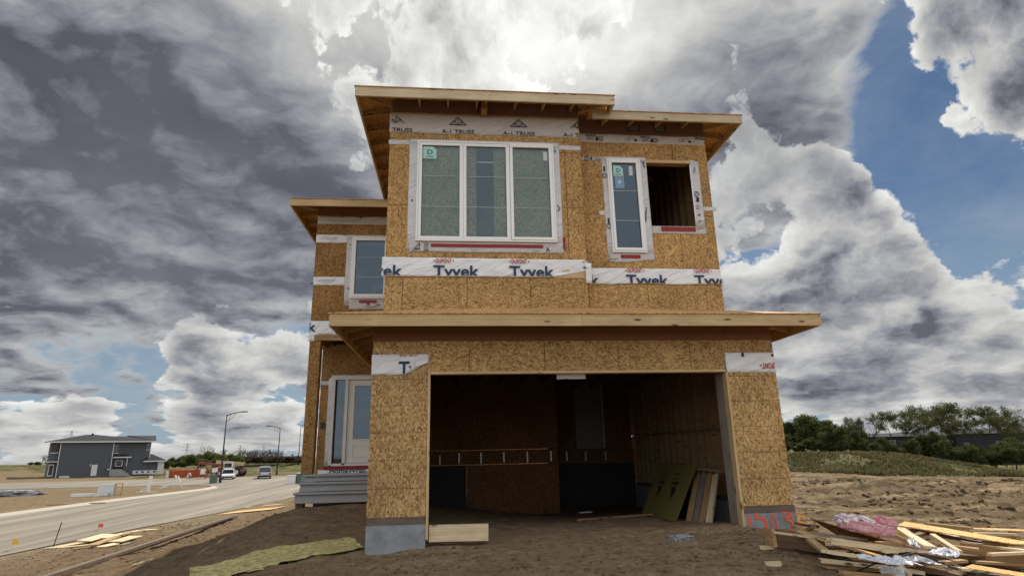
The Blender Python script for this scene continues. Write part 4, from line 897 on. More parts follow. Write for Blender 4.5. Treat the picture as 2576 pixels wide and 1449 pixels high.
# --- the scrap pile on the right, piece by piece (x, y read off the photograph, z = height the piece rests at)
G1 = 'scraps in the timber pile beside the garage'
pile = [
 ('lumber_offcut', (235, 425, -.46), (690, 515, -.50), .045, .20, 'lumber_dark', 'dark plank on edge in front of the painted number', 'plank'),
 ('lumber_offcut', (232, 383, -.36), (685, 443, -.38), .05, .03, 'lumber_pale', 'thin pale strip on top of the dark plank by the painted number', 'plank'),
 ('lumber_block', (148, 425, -.45), (222, 437, -.45), .05, .22, 'lumber', 'yellowish upright block at the left end of the dark plank', 'wood block'),
 ('strand_board_sheet', (700, 470, -.34), (1200, 600, -.40), .34, .012, 'osb_new', 'strand board strip with a slanting end, under the two pale sticks', 'board'),
 ('lumber_stick', (755, 445, -.26), (1560, 560, -.34), .040, .038, 'lumber_pale', 'longer upper of the two parallel pale sticks in the pile', 'stick'),
 ('lumber_stick', (750, 470, -.30), (1385, 575, -.36), .040, .038, 'lumber_pale', 'shorter lower of the two parallel pale sticks in the pile', 'stick'),
 ('lumber_stick', (935, 615, -.48), (1240, 650, -.50), .06, .04, 'lumber', 'short tan board poking out left of the crumpled plastic', 'board'),
 ('lumber_stick', (650, 645, -.52), (1640, 755, -.55), .06, .04, 'lumber_pale', 'long pale stick lying along the front of the pile', 'stick'),
 ('lumber_stick', (1480, 745, -.50), (1642, 770, -.50), .09, .035, 'lumber_pale', 'pale end of board right of the torn paper at the bottom edge', 'board'),
 ('lumber_stick', (700, 705, -.60), (1290, 745, -.60), .05, .03, 'lumber', 'thin splintered stick lowest at the front of the pile', 'stick'),
 ('lumber_block', (1195, 488, -.30), (1425, 505, -.30), .09, .05, 'lumber', 'short board piece lying right below the pink insulation', 'board'),
 ('lumber_plank', (1400, 345, -.16), (1690, 525, -.24), .12, .035, 'lumber_pale', 'broad pale board sloping down to the plastic', 'board'),
 ('lumber_plank', (1320, 395, -.20), (1560, 500, -.26), .05, .05, 'lumber', 'brown stick beside the right end of the pink insulation', 'stick'),
 ('lumber_plank', (1710, 405, -.18), (1960, 565, -.30), .07, .035, 'lumber_pale', 'narrow pale board ending at the grey plastic bag', 'board'),
 ('lumber_stick', (1360, 665, -.44), (1500, 800, -.50), .05, .06, 'lumber_pale', 'pale stick running down to the bottom edge of the pile', 'stick'),
 ('strand_board_sheet', (1420, 300, -.22), (2640, 500, -.30), .40, .014, 'osb_new', 'largest sunlit strand board sheet, across the back of the pile', 'board'),
 ('strand_board_sheet', (1990, 560, -.42), (2640, 640, -.44), .05, .25, 'lumber', 'wide orange plank with knots standing on edge at the right', 'plank'),
 ('strand_board_sheet', (2050, 700, -.50), (2660, 800, -.50), .40, .012, 'osb_new', 'strand board sheet in the lower right corner', 'board'),
 ('lumber_stick', (1480, 690, -.46), (2010, 650, -.46), .10, .035, 'lumber', 'tan board crossing in front of the wide knotted plank', 'board'),
 ('lumber_stick', (1500, 705, -.50), (1980, 800, -.50), .06, .05, 'lumber_dark', 'brown stick under the crossing tan board', 'stick'),
 ('lumber_block', (1895, 710, -.44), (2030, 735, -.44), .10, .03, 'lumber_pale', 'small square offcut leaning at the bottom right', 'wood block'),
 ('lumber_stick', (1980, 465, -.30), (2180, 495, -.32), .06, .02, 'lumber_grey', 'grey splinter between the big sheet and the knotted plank', 'stick'),
 ('lumber_stick', (1500, 360, -.28), (2420, 520, -.42), .10, .04, 'lumber_dark', 'dark board under the largest strand board sheet', 'board'),
 ('strand_board_sheet', (2040, 345, -.45), (2680, 372, -.45), .24, .012, 'osb_new', 'thin sheet at the far right edge of the pile', 'board'),
 ('lumber_stick', (2050, 365, -.46), (2420, 372, -.46), .05, .04, 'lumber_pale', 'pale stick before the farthest sheet of the pile', 'stick'),
 ('lumber_block', (2335, 430, -.42), (2530, 450, -.42), .05, .10, 'lumber', 'brown block of lumber on the right side of the pile', 'wood block'),
 ('lumber_stick', (1960, 400, -.40), (2660, 470, -.44), .09, .03, 'lumber', 'long board behind the brown block on the right', 'board'),
 ('lumber_stick', (2330, 525, -.33), (2640, 560, -.33), .10, .03, 'lumber_pale', 'pale board on top of the wide knotted plank', 'board'),
 ('strand_board_sheet', (455, 385, -.36), (565, 395, -.36), .16, .012, 'osb_new', 'small offcut of strand board beside the foundation corner', 'board'),
 ('lumber_stick', (545, 355, -.30), (585, 330, -.25), .07, .04, 'lumber_dark', 'reddish stub in the dark gap under the sheet', 'wood block'),
 ('lumber_stick', (480, 270, -.25), (820, 268, -.18), .05, .02, 'lumber_grey', 'weathered strip along the upper left edge of the pile', 'stick'),
 ('lumber_stick', (1560, 420, -.30), (1640, 385, -.28), .10, .05, 'lumber_dark', 'short brown end in the middle of the pile', 'wood block'),
 ('lumber_stick', (640, 520, -.50), (2200, 600, -.52), .35, .02, 'lumber_dark', 'dark board at the bottom of the pile, mostly hidden', 'board'),
 ('lumber_stick', (900, 700, -.62), (2450, 790, -.60), .30, .02, 'lumber_dark', 'muddy board half buried along the front edge', 'board'),
]
more = [
 (400, 330, 620, 380, .10, 'lumber', 'tan offcut wedged between the pointed corner sheet and the dark plank'), (600, 290, 1000, 360, .08, 'lumber_pale', 'pale strip just inside the dark hollow, beneath the propped sheet'), (690, 560, 980, 600, .07, 'lumber_pale', 'pale stick below the slanting end of the strand board strip'), (1250, 560, 1500, 545, .06, 'lumber_pale', 'pale splinter left of the puffed plastic bag'),
 (700, 300, 1180, 420, .10, 'lumber', 'tan board in the hollow below the propped sheet'), (620, 400, 1100, 455, .07, 'lumber_grey', 'greyed board right above the two pale sticks'),
 (1560, 335, 1950, 430, .09, 'lumber_pale', 'pale board behind the broad sloping board'), (1650, 300, 2080, 345, .07, 'lumber', 'tan stick at the back edge of the pile near the insulation'),
 (2100, 395, 2500, 405, .08, 'lumber_pale', 'pale stick between the far sheet and the brown block'), (1900, 610, 2560, 655, .07, 'lumber_grey', 'grey board at the foot of the wide knotted plank'),
 (1700, 760, 2250, 730, .09, 'lumber_pale', 'pale board crossing the lower right sheet'), (2100, 660, 2600, 690, .08, 'lumber', 'tan board on the lower right sheet'),
 (850, 760, 1350, 790, .07, 'lumber', 'tan stick at the very bottom edge left of the torn paper'), (560, 455, 700, 560, .09, 'lumber', 'short board sticking out below the dark plank'),
 (1130, 480, 1560, 545, .06, 'lumber_grey', 'grey stick between the pale sticks and the plastic'), (2250, 590, 2640, 575, .07, 'lumber_pale', 'pale strip against the upper edge of the knotted plank'),
 (1800, 500, 2150, 545, .09, 'lumber', 'tan board end beside the puffed plastic bag'), (430, 300, 640, 330, .07, 'lumber_dark', 'dark board end below the pointed corner sheet'),
 (2200, 480, 2640, 505, .10, 'lumber', 'tan board along the front of the largest sheet'), (1000, 660, 1300, 700, .08, 'lumber', 'tan board under the crumpled white film')]
pile += [('lumber_scrap', (a, b, -.32 if b < 600 else -.52), (c, d, -.34 if b < 600 else -.54), w, .035, mt, lab, 'board') for a, b, c, d, w, mt, lab in more]
for k, (nm, a, b, w, t_, mt, lab, cat) in enumerate(pile):
    B(nm, dz_(*a), dz_(*b), w, t_, mt, lab, cat, warp=.006, group=G1, ends=((k % 3-1)*.25, (k % 2)*.3))
# strand board corner leaning on the foundation, big sheet propped over the hollow
pc = [at(*dbp(x, y), 1, .75) for x, y in ((425, 180), (585, 272), (462, 372))]
tag(MB().prism([(p[0], p[2]) for p in pc], .75, .765, 1).build('strand_board_sheet', M['osb_new']), 'pointed strand board corner leaning by the painted foundation', 'board', G1)
a, b = dz_(560, 252, -.16), dz_(1570, 548, -.34); c_ = (b[0]+.9, b[1]+1.6, gz(b[0]+.9, b[1]+1.6)+.03); d_ = (a[0]+1.3, a[1]+.9, gz(a[0]+1.3, a[1]+.9)+.03)
tag(MB().hexa([a, b, c_, d_], [(p[0], p[1], p[2]+.014) for p in (a, b, c_, d_)]).build('strand_board_sheet', M['osb_old']), 'brown sheet propped up over the dark hollow, carrying the insulation', 'board', G1)
def lump(name, pts, rad, mat, label, cat, seed=0, sub=3, rough=.5, ex=.7):
    """soft crumpled body strung along a line"""
    bm = bmesh.new(); n = len(pts)
    bmesh.ops.create_icosphere(bm, subdivisions=sub+2, radius=1.0)
    A = Vector(pts[0]); Bv = Vector(pts[-1]); mid = (A+Bv)/2; ax = (Bv-A)/2; L = ax.length; ax.normalize(); sy = Vector((0, 0, 1)).cross(ax).normalized(); sz = ax.cross(sy)
    for v in bm.verts:
        p = v.co.copy(); q = p*2.3+Vector((seed*3.1, 0, 0))
        k = 1+rough*(mnoise.noise(q)+.5*abs(mnoise.noise(q*2.7))+.3*mnoise.noise(q*6)+.22*mnoise.noise(q*15))
        e = lambda s: math.copysign(abs(s)**ex, s)
        k = max(.55, min(1.35, k))
        v.co = mid+ax*e(p.x)*L*k+sy*e(p.y)*rad[0]*k+sz*e(p.z)*rad[1]*k
    me = bpy.data.meshes.new(name); bm.to_mesh(me); bm.free(); me.materials.append(M[mat]); me.polygons.foreach_set('use_smooth', [True]*len(me.polygons))
    return tag(link(name, me), label, cat)
def film(name, p, q, w, h, mat, label, cat, seed):
    """thin crumpled sheet thrown on the pile"""
    p = Vector(p); q = Vector(q); ax = (q-p); sy = Vector((0, 0, 1)).cross(ax).normalized(); nx, ny = 26, 14; mb = MB(); o = Vector((seed*7.3, 0, 0)); v_ = []
    for j in range(ny+1):
        for i in range(nx+1):
            u, v = i/nx, j/ny-.5; k = Vector((u*3.2, v*3.0, 0))+o
            wr = abs(mnoise.noise(k*1.3))*1.5+abs(mnoise.noise(k*3.1))*.9+abs(mnoise.noise(k*6.5))*.45
            ed = math.sin(math.pi*min(1, max(0, u)))**.35*math.cos(math.pi*v*.92)**.4
            v_.append(p+ax*(u+.10*mnoise.noise(k*2+Vector((0, 0, 5))))+sy*w*(v*(.75+.5*mnoise.noise(Vector((u*3, seed, 0))))+.18*mnoise.noise(k*2.2+Vector((0, 0, 9))))+Vector((0, 0, -.03+h*wr*ed)))
    k = len(v_); v_ += [a-Vector((0, 0, .004)) for a in v_]; f_ = []
    for j in range(ny):
        for i in range(nx): a = j*(nx+1)+i; b = a+nx+1; f_ += [(a, a+1, b+1), (a, b+1, b), (k+a, k+b+1, k+a+1), (k+a, k+b, k+b+1)]
    return tag(mb.add(v_, f_).build(name, M[mat]), label, cat)
m_, t_ = new_mat('pink insulation'); o_ = t_.node('ShaderNodeTexCoord', out='Object'); n_ = t_.noise(o_, 22, 6, .7)
M['pink'] = finish(m_, t_, t_.mix(t_.mr(n_, .4, .75), (.62, .24, .27, 1), (.82, .58, .60, 1)), .95, bump=n_, bstr=1.0, bdist=.03)
M['pink_pale'] = plain_mat('pale insulation', (.80, .66, .68), .95, .15, 20, bump=.8)
M['plastic'] = wrap_mat('crumpled plastic', (.80, .80, .84))
lump('insulation_batt', [dz_(850, 300, -.08), dz_(1310, 375, -.12)], (.11, .065), 'pink', 'long pink insulation batt lying on the propped sheet', 'insulation', 1, rough=.16, ex=.42)
lump('insulation_tuft', [dz_(825, 262, -.02), dz_(960, 250, 0.0)], (.08, .05), 'pink_pale', 'fluffy whitish pink tuft at the left end of the insulation', 'insulation', 2, rough=.9)
lump('insulation_tuft', [dz_(990, 245, 0.0), dz_(1150, 290, -.02)], (.06, .035), 'pink_pale', 'pale torn strip of insulation along the top of the batt', 'insulation', 3, rough=.9)
lump('insulation_batt', [dz_(1200, 275, -.05), dz_(1330, 300, -.05)], (.08, .06), 'pink', 'small deep pink insulation piece right of the long batt', 'insulation', 4, rough=.2, ex=.4)
film('plastic_film', dz_(1150, 625, -.33), dz_(1460, 640, -.33), 0.62, .06, 'plastic', 'crumpled white plastic film at the front of the pile', 'plastic film', 5)
film('plastic_film', dz_(1380, 600, -.36), dz_(1740, 645, -.38), 0.55, .05, 'plastic', 'flat grey plastic film behind the crumpled white one', 'plastic film', 6)
film('plastic_film', dz_(1690, 540, -.28), dz_(1960, 570, -.28), 0.62, .06, 'plastic', 'puffed grey plastic bag left of the wide knotted plank', 'plastic film', 7)
film('plastic_film', dz_(1480, 450, -.18), dz_(1570, 480, -.20), 0.62, .06, 'plastic', 'small white plastic scrap on the broad sloping board', 'plastic film', 8)
film('torn_paper', dz_(1310, 700, -.46), dz_(1350, 790, -.52), 0.31, .075, 'wrap', 'torn white paper hanging at the bottom edge', 'paper', 9)
cb = [dz_(x, y, z) for x, y, z in ((930, 800, -.6), (1010, 745, -.55), (1160, 680, -.40), (1400, 610, -.30), (1560, 575, -.26), (1700, 630, -.34), (1850, 700, -.42), (2050, 760, -.46), (2400, 800, -.50))]
tag(MB().tube([tuple(p) for p in cb], .010, 6).build('cable', M['black'], smooth=True), 'thin black cable looping over the timber pile', 'cable')
for (x, y, w, lab) in ((140, 528, .16, 'small block of wood on the dirt left of the dark plank'), (205, 682, .18, 'small pale block alone on the dirt nearest the camera')):
    p = ong(dbp(x, y), .02); B('wood_block', (p[0]-w/2, p[1]+.02, p[2]), (p[0]+w/2, p[1]-.03, p[2]+.01), .09, .045, 'lumber_pale', lab, 'wood block')
p = ong(dbp(560, 560), .02); B('wood_block', (p[0]-.2, p[1]+.02, p[2]), (p[0]+.2, p[1]-.05, p[2]), .08, .03, 'lumber_dark', 'muddy stick under the dark plank', 'stick')
# --- left: planks, sheets, stakes, stretch of strand board
G2 = 'offcuts lying between the dirt and the road'
for k, (x0, y0, x1, y1, w, t_, mt, lab, nm, lf) in enumerate([
 (340, 372, 600, 325, .22, .03, 'lumber_pale', 'leftmost pale plank pointing at the road, near the thin rod', 'lumber_plank', .03),
 (420, 365, 700, 340, .16, .03, 'lumber_pale', 'long pale plank under the stack of short ones', 'lumber_plank', .02),
 (585, 320, 760, 272, .40, .03, 'lumber_pale', 'widest pale plank at the back of the small stack', 'lumber_plank', .10),
 (640, 350, 900, 258, .18, .04, 'lumber', 'tan board crossing the small stack', 'lumber_plank', .10),
 (730, 300, 860, 268, .16, .04, 'lumber_pale', 'short plank on top of the tan crossing board', 'lumber_plank', .16),
 (800, 325, 950, 285, .34, .03, 'lumber_pale', 'broad short plank at the right end of the small stack', 'lumber_plank', .10),
 (700, 362, 815, 338, .26, .03, 'lumber_pale', 'square pale piece lowest in the small stack', 'lumber_plank', .04),
 (510, 375, 640, 360, .12, .03, 'lumber', 'thin tan stick in front of the small stack', 'lumber_plank', .02),
 (850, 350, 910, 335, .10, .05, 'lumber_grey', 'grey stub right of the square pale piece', 'wood_block', .02),
 (905, 258, 985, 245, .16, .03, 'lumber_pale', 'small pale offcut beyond the small stack', 'lumber_plank', .02),
 (985, 243, 1105, 238, .26, .02, 'lumber_pale', 'flat pale offcut farthest right beyond the stack', 'lumber_plank', .02),
 (1590, 122, 1950, 88, .80, .015, 'osb_new', 'nearer of two sunlit sheets by the steps', 'strand_board_sheet', .04),
 (1700, 84, 1970, 62, .30, .015, 'lumber_pale', 'farther narrow sheet by the steps', 'strand_board_sheet', .03),
 (1330, 205, 1430, 195, .20, .02, 'lumber_grey', 'grey scrap beside the far end of the long boards', 'wood_block', .02),
 (925, 495, 1080, 440, .05, .035, 'lumber_pale', 'lone pale stick on the bare slope', 'lumber_stick', .02)]):
    a = ong(glp(x0, y0), lf); b = ong(glp(x1, y1), lf)
    B(nm, a, b, w*(1.7 if k < 11 else 2.0 if k in (11, 12) else 1), t_, mt, lab, 'plank' if 'plank' in nm else 'board' if 'board' in nm else 'stick' if 'stick' in nm else 'wood block', group=G2, ends=((k % 3-1)*.2, .15))
for k, (o1, w, lf, mt, lab) in enumerate(((0, .24, .07, 'lumber_dark', 'long weathered plank down the slope, lower of two'), (.10, .15, .13, 'sill', 'long brownish plank down the slope, upper of two'))):
    a = ong(glp(330, 580), lf); b = ong(glp(1645, 146), lf); n_ = Vector((b[1]-a[1], a[0]-b[0], 0)).normalized()*(-o1)
    B('long_plank', Vector(a)+n_, Vector(b)+n_, w,   .07, mt, lab, 'plank', group='two long planks on the slope')
p = ong(glp(368, 372)); q = atc(*glp(432, 188), float((p-CAM)@_F)-.2)
tag(MB().tube([tuple(p), tuple(q)], .018, 6).build('metal_rod', M['dark_metal']), 'thin dark rod stuck in the verge at a slant', 'rod')
def flag(p, mat, label, h=.25, stem='galv'):
    f = empty('marker_flag', tuple(p)); tag(f, label, 'marker flag')
    MB().tube([(0, 0, -.1), (0, 0, h)], .006, 5).build('stem', M['galv'], f)
    sheet('flag', .0, .20, h-.16, h, 0, M[mat], f, amp=.03, seed=3); return f
M['pink_flag'] = plain_mat('coral flag', (.75, .10, .09), .6, .05); M['yellow_flag'] = plain_mat('yellow flag', (.75, .42, .02), .6, .05)
flag(ong(glp(684, 252)), 'pink_flag', 'small coral marker flag at the edge of the road', .34); flag(ong(glp(78, 392)), 'yellow_flag', 'small yellow marker flag at the left edge near the road', .42)
top = [(1325, 512), (1500, 492), (1600, 465), (1900, 375), (2100, 350), (2290, 322), (2440, 298), (2475, 312)]; bot = [(1322, 600), (1500, 590), (1640, 560), (1950, 480), (2120, 445), (2300, 418), (2480, 385), (2540, 368)]
def lerp(pl, f):
    k = f*(len(pl)-1); i = min(int(k), len(pl)-2); g = k-i; return (pl[i][0]*(1-g)+pl[i+1][0]*g, pl[i][1]*(1-g)+pl[i+1][1]*g)
rows_, nn, mm = [], 60, 8
top = [tuple(ong(glp(*p), .02)[:2]) for p in top]; bot = [tuple(ong(glp(*p), .02)[:2]) for p in bot]
for i in range(nn+1):
    a = lerp(top, i/nn); b = lerp(bot, i/nn)
    j1, j2 = .04*mnoise.noise(Vector((i*.45, 0, 0))), .04*mnoise.noise(Vector((i*.5, 5, 0)))
    for j in range(mm+1):
        f = j/mm; f = f*(1-j1-j2)+j1; x = a[0]+(b[0]-a[0])*f; y = a[1]+(b[1]-a[1])*f; rows_.append((x, y, gz(x, y)+.035+.012*mnoise.noise(Vector((x*5, y*5, 0)))))
k_ = len(rows_); fs_ = []
for i in range(nn):
    for j in range(mm): q_ = i*(mm+1)+j; fs_ += [(q_, q_+mm+1, q_+mm+2, q_+1), (k_+q_, k_+q_+1, k_+q_+mm+2, k_+q_+mm+1)]
m_, t_ = new_mat('yellowish mat'); o_ = t_.node('ShaderNodeTexCoord', out='Object'); n_ = t_.noise(t_.vmath('MULTIPLY', o_, (3, 7, 3)), 3.0, 8, .7); n2 = t_.noise(o_, 40, 4, .7)
M['mat'] = finish(m_, t_, t_.mix(t_.mr(n_*.7+n2*.3, .40, .56), t_.mix(.5, (.10, .08, .045, 1), (.20, .17, .08, 1)), (.62, .53, .21, 1)), .9, bump=n_+n2*.3, bstr=.6, bdist=.02)
tag(MB().add(rows_+[(x, y, z-.03) for x, y, z in rows_], fs_).build('ground_mat', M['mat'], smooth=True), 'dirty yellowish sheet of strand mat trodden flat into the slope', 'mat')
# --- inside and in front of the garage
B('lumber_barrier', (.92, .05, -.24), (1.80, .05, -.25), .04, .235, 'lumber_pale', 'short pale plank on edge across the left of the garage opening', 'plank')
yb = empty('foam_board', (0, 0, 0)); tag(yb, 'yellow board with black triangle marks leaning on the studs', 'board')
m_, t_ = new_mat('yellow board'); o_ = t_.node('ShaderNodeTexCoord', out='Object'); M['yellow'] = finish(m_, t_, t_.vmath('SCALE', (.215, .185, .055), scale=t_.mr(t_.noise(o_, 5, 4, .6), .2, .8, .85, 1.1)), .6)
a, b = Vector((5.30, 3.85, -.50)), Vector((5.27, 1.72, -.44)); u_ = (b-a).normalized(); d_ = Vector((6.12, 4.75, .57)); c_ = Vector((6.12, 2.53, .55)); tp = d_-a
nn_ = u_.cross(tp).normalized(); nn_ = nn_ if nn_.x < 0 else -nn_
MB().hexa([a, b, c_, d_], [p-nn_*.013 for p in (a, b, c_, d_)]).build('panel', M['yellow'], yb)
tn = tp.normalized(); up_ = tp.length; LL = (b-a).length
def on(u, v, s=.003): return a+u_*u*LL+tn*v*up_+nn_*s
for cu in (.30, .70):
    mb = MB()
    mb.add([on(cu-.06, .55), on(cu+.06, .55), on(cu, .34), on(cu, .34), on(cu-.06, .55, .001), on(cu+.06, .55, .001), on(cu, .34, .001)], [(0, 1, 2), (4, 6, 5)])
    mb.build('printed_mark', M['black_ink'], yb); mb = MB()
    for k, wv in enumerate((.09, .075, .08)):
        if k: mb.build('printed_words', M['black_ink'], yb); mb = MB()
        for s in range(3): z0 = .60+.085*k; x0 = cu-wv+s*wv*.68; mb.add([on(x0, z0), on(x0+wv*.5, z0), on(x0+wv*.5, z0+(.045 if k == 0 else .018)), on(x0, z0+(.045 if k == 0 else .018))], [(0, 1, 2, 3)])
    mb.build('printed_words', M['black_ink'], yb)
B('stud_bundle_board', (5.42, 1.45, -.46), (6.22, 2.70, .42), .14, .038, 'lumber', 'leftmost leaning board inside the garage door jamb', 'plank', up=(-.8, -.4, .5), group='boards leaning inside the garage')
for k, off in enumerate((.22, .45, .68)):
    B('stud_bundle_board', (5.44+.03*off, 1.45-off*1.1, -.46), (6.24, 2.66-off*1.1, .44-.02*k), .13, .038, ('lumber_grey', 'lumber', 'lumber_pale')[k], ('grey board second of those leaning inside the garage', 'tan board third of those leaning inside the garage', 'pale board nearest the jamb of those leaning in the garage')[k], 'plank', up=(-.8, -.4, .5), group='boards leaning inside the garage')
B('strip_board', (6.15, 2.80, .50), (6.25, 1.7, .47), .12, .06, 'stud', 'board across the top of the leaning boards', 'plank')
def gf(x, y, z=-.40): return at(*ggp(x, y), 2, z)
B('lumber_stick', gf(1210, 1188), gf(1800, 1142), .05, .04, 'lumber', 'thin stick on the garage floor behind the grey panel', 'stick')
a, b, c_, d_ = [gf(*p, -.38) for p in ((1370, 1190), (1450, 1230), (1880, 1190), (1780, 1160))]
tag(MB().hexa([a, b, c_, d_], [(p[0], p[1], p[2]-.02) for p in (a, b, c_, d_)]).build('floor_panel', M['lumber_grey']), 'grey panel lying flat on the garage floor', 'board')
B('lumber_stick', gf(645, 1180), gf(520, 1262), .12, .03, 'lumber_grey', 'grey board slanting away behind the pale barrier plank', 'board')
B('paper_scrap', gf(1228, 1128), gf(1318, 1122), .10, .02, 'wrap_dull', 'white scrap at the dark back of the garage', 'paper'); B('paper_scrap', gf(548, 1285), gf(600, 1262), .05, .015, 'wrap_dull', 'white strip of paper behind the pale barrier plank', 'paper')
B('plank_scrap', gf(2060, 1288, -.34), gf(2330, 1262, -.34), .04, .02, 'lumber', 'thin splinter lying across the right side of the threshold', 'stick')
lump('footing_stone', [gf(1960, 1340, -.36), gf(2100, 1330, -.36)], (.12, .05), 'concrete', 'grey lump of concrete before the garage threshold', 'rubble', 12, rough=.5)
# clods and stones of the rough ground: nobody could count them
mb = MB(); rr = random.Random(5)
ico = [(0, 0, 1), (.89, 0, .45), (.28, .85, .45), (-.72, .53, .45), (-.72, -.53, .45), (.28, -.85, .45), (.72, .53, -.45), (-.28, .85, -.45), (-.89, 0, -.45), (-.28, -.85, -.45), (.72, -.53, -.45), (0, 0, -1)]
icf = [(0, 1, 2), (0, 2, 3), (0, 3, 4), (0, 4, 5), (0, 5, 1), (1, 6, 2), (2, 7, 3), (3, 8, 4), (4, 9, 5), (5, 10, 1), (6, 7, 2), (7, 8, 3), (8, 9, 4), (9, 10, 5), (10, 6, 1), (11, 7, 6), (11, 8, 7), (11, 9, 8), (11, 10, 9), (11, 6, 10)]
pts = []
for i in range(19000):
    z = rr.random()
    if z < .66: x, y = rr.uniform(7.3, 38), rr.uniform(-4, 34)
    elif z < .85: x, y = rr.uniform(-2, 8), rr.uniform(-4, .0)
    else: x, y = rr.uniform(-14, -1), rr.uniform(-3, 24)
    if z < .66 and mnoise.noise(Vector((x*.25, y*.7, 0))) < -.05: continue
    pts.append((x, y, rr.choice((.012, .018, .022, .03, .035, .05, .07))*(1.0 if z < .66 else .42)*(1+min(1.2, max(0, y)/22))))
zs_ = ground_h(np.array([p[0] for p in pts]), np.array([p[1] for p in pts]))
for (x, y, s), z in zip(pts, zs_):
    if road_dist(np.array([x]), np.array([y]))[0] < .3: continue
    a = rr.uniform(0, 6.3); ca, sa = math.cos(a), math.sin(a); sx, sy, sz = s*rr.uniform(.8, 1.6), s*rr.uniform(.7, 1.2), s*rr.uniform(.5, .9)
    mb.add([(x+(u*sx*ca-v*sy*sa)*(1+.3*rr.uniform(-1, 1)), y+(u*sx*sa+v*sy*ca), z+w*sz*(1+.3*rr.uniform(-1, 1))) for u, v, w in ico], icf)
tag(mb.build('clods', M['soil']), kind='stuff')
# ------------------------------------------------------------------ vehicles
M['car_white'] = plain_mat('white car paint', (.70, .71, .72), .25, .02, 2, spec=.6); M['car_silver'] = plain_mat('silver car paint', (.45, .46, .47), .25, .02, 2, spec=.6)
M['rubber'] = plain_mat('rubber', (.02, .02, .02), .9); M['car_glass'] = plain_mat('car window', (.015, .018, .022), .08, spec=.8); M['lamp_red'] = plain_mat('tail lamp', (.25, .01, .01), .3); M['lamp_clear'] = plain_mat('head lamp', (.6, .62, .62), .15)
M['orange'] = plain_mat('orange bin paint', (.42, .085, .03), .6, .15, 2); M['machine_red'] = plain_mat('faded red steel', (.22, .055, .04), .6, .2, 3); M['machine_tan'] = plain_mat('yellow tan boom', (.42, .34, .18), .5, .1, 2); M['green_box'] = plain_mat('utility green', (.08, .13, .10), .6, .1)
def wheel(parent, x, y, r, w, rim='galv'):
    n = 20; mb = MB().prism([(y+r*math.cos(2*math.pi*k/n), r+r*math.sin(2*math.pi*k/n)) for k in range(n)], x-w/2, x+w/2, 0); t_ = mb.build('wheel', M['rubber'], parent)
    MB().prism([(y+r*.58*math.cos(2*math.pi*k/n), r+r*.58*math.sin(2*math.pi*k/n)) for k in range(n)], x-w/2-.012, x+w/2+.012, 0).build('rim', M[rim], t_)
def car(name, loc, rz, L, Wd, Hh, suv, paint, label):
    c = empty(name, loc, rz); tag(c, label, 'car')
    # y runs to the front
    y0, y1 = -L/2, L/2; hb = Hh*.56
    low = [(y0, .30), (y0-.02, hb*.8), (y0+.08, hb), (y1-L*.26, hb), (y1-.10, hb*.80), (y1, hb*.60), (y1, .26), (y1-.2, .22), (y0+.2, .22)]
    b = MB().prism(low, -Wd/2, Wd/2, 0).build('body', M[paint], c); bv = b.modifiers.new('b', 'BEVEL'); bv.width = .09; bv.segments = 3; bv.limit_method = 'ANGLE'
    yb_, yt_ = (y0+.06, y0+.28) if suv else (y0+.55, y0+1.15); yf, yft = y1-L*.27, y1-L*.43
    def ring(z, a, bb, w): return [(-w, a, z), (w, a, z), (w, bb, z), (-w, bb, z)]
    MB().hexa(ring(hb-.01, yb_, yf, Wd/2-.05), ring(Hh-.05, yt_, yft, Wd/2-.22)).build('window_glass', M['car_glass'], c)
    MB().hexa(ring(Hh-.07, yt_-.03, yft+.04, Wd/2-.20), ring(Hh, yt_+.08, yft-.10, Wd/2-.27)).build('roof', M[paint], c)
    for sx in (-1, 1):
        MB().bar((sx*(Wd/2-.06), yb_+.02, hb), (sx*(Wd/2-.20), yt_, Hh-.04), .09, .07).bar((sx*(Wd/2-.06), yf, hb), (sx*(Wd/2-.20), yft+.02, Hh-.04), .06, .05).build('pillar', M[paint], c)
        for yy in (y0+L*.18, y1-L*.18): wheel(c, sx*(Wd/2-.10), yy, .34, .22)
        MB().box(sx*(Wd/2-.22)-.16, sx*(Wd/2-.22)+.16, y0-.035, y0+.03, hb*.66, hb*.86).build('tail_light', M['lamp_red'], c)
        MB().box(sx*(Wd/2-.26)-.17, sx*(Wd/2-.26)+.17, y1-.06, y1+.012, hb*.55, hb*.72).build('headlight', M['lamp_clear'], c)
        MB().box(sx*(Wd/2+.07)-.07, sx*(Wd/2+.07)+.07, yf-.32, yf-.22, hb+.02, hb+.14).build('mirror', M[paint], c)
    MB().box(-Wd/2+.1, Wd/2-.1, y1-.02, y1+.03, .28, .45).build('grille', M['black'], c); MB().box(-Wd/2+.06, Wd/2-.06, y0-.05, y0, .28, .50).build('bumper', M['black'], c)
    MB().box(-.26, .26, y0-.062, y0-.052, .55, .66).build('number_plate', M['trim'], c)
    return c
def gpos(px, py, c): p = atc(px, py, c); return (p[0], p[1], gz(p[0], p[1]) if road_dist(np.array([p[0]]), np.array([p[1]]))[0] > 0 else ROADZ)
car('parked_suv', gpos(*rdp(1520, 955), 88), R(16), 4.6, 1.85, 1.68, True, 'car_silver', 'pale suv seen from behind on the road beyond the lamp')
car('parked_car', gpos(*rdp(1000, 980), 88), R(195), 4.6, 1.78, 1.42, False, 'car_white', 'white sedan facing us beside the big wheel of the lifting machine')
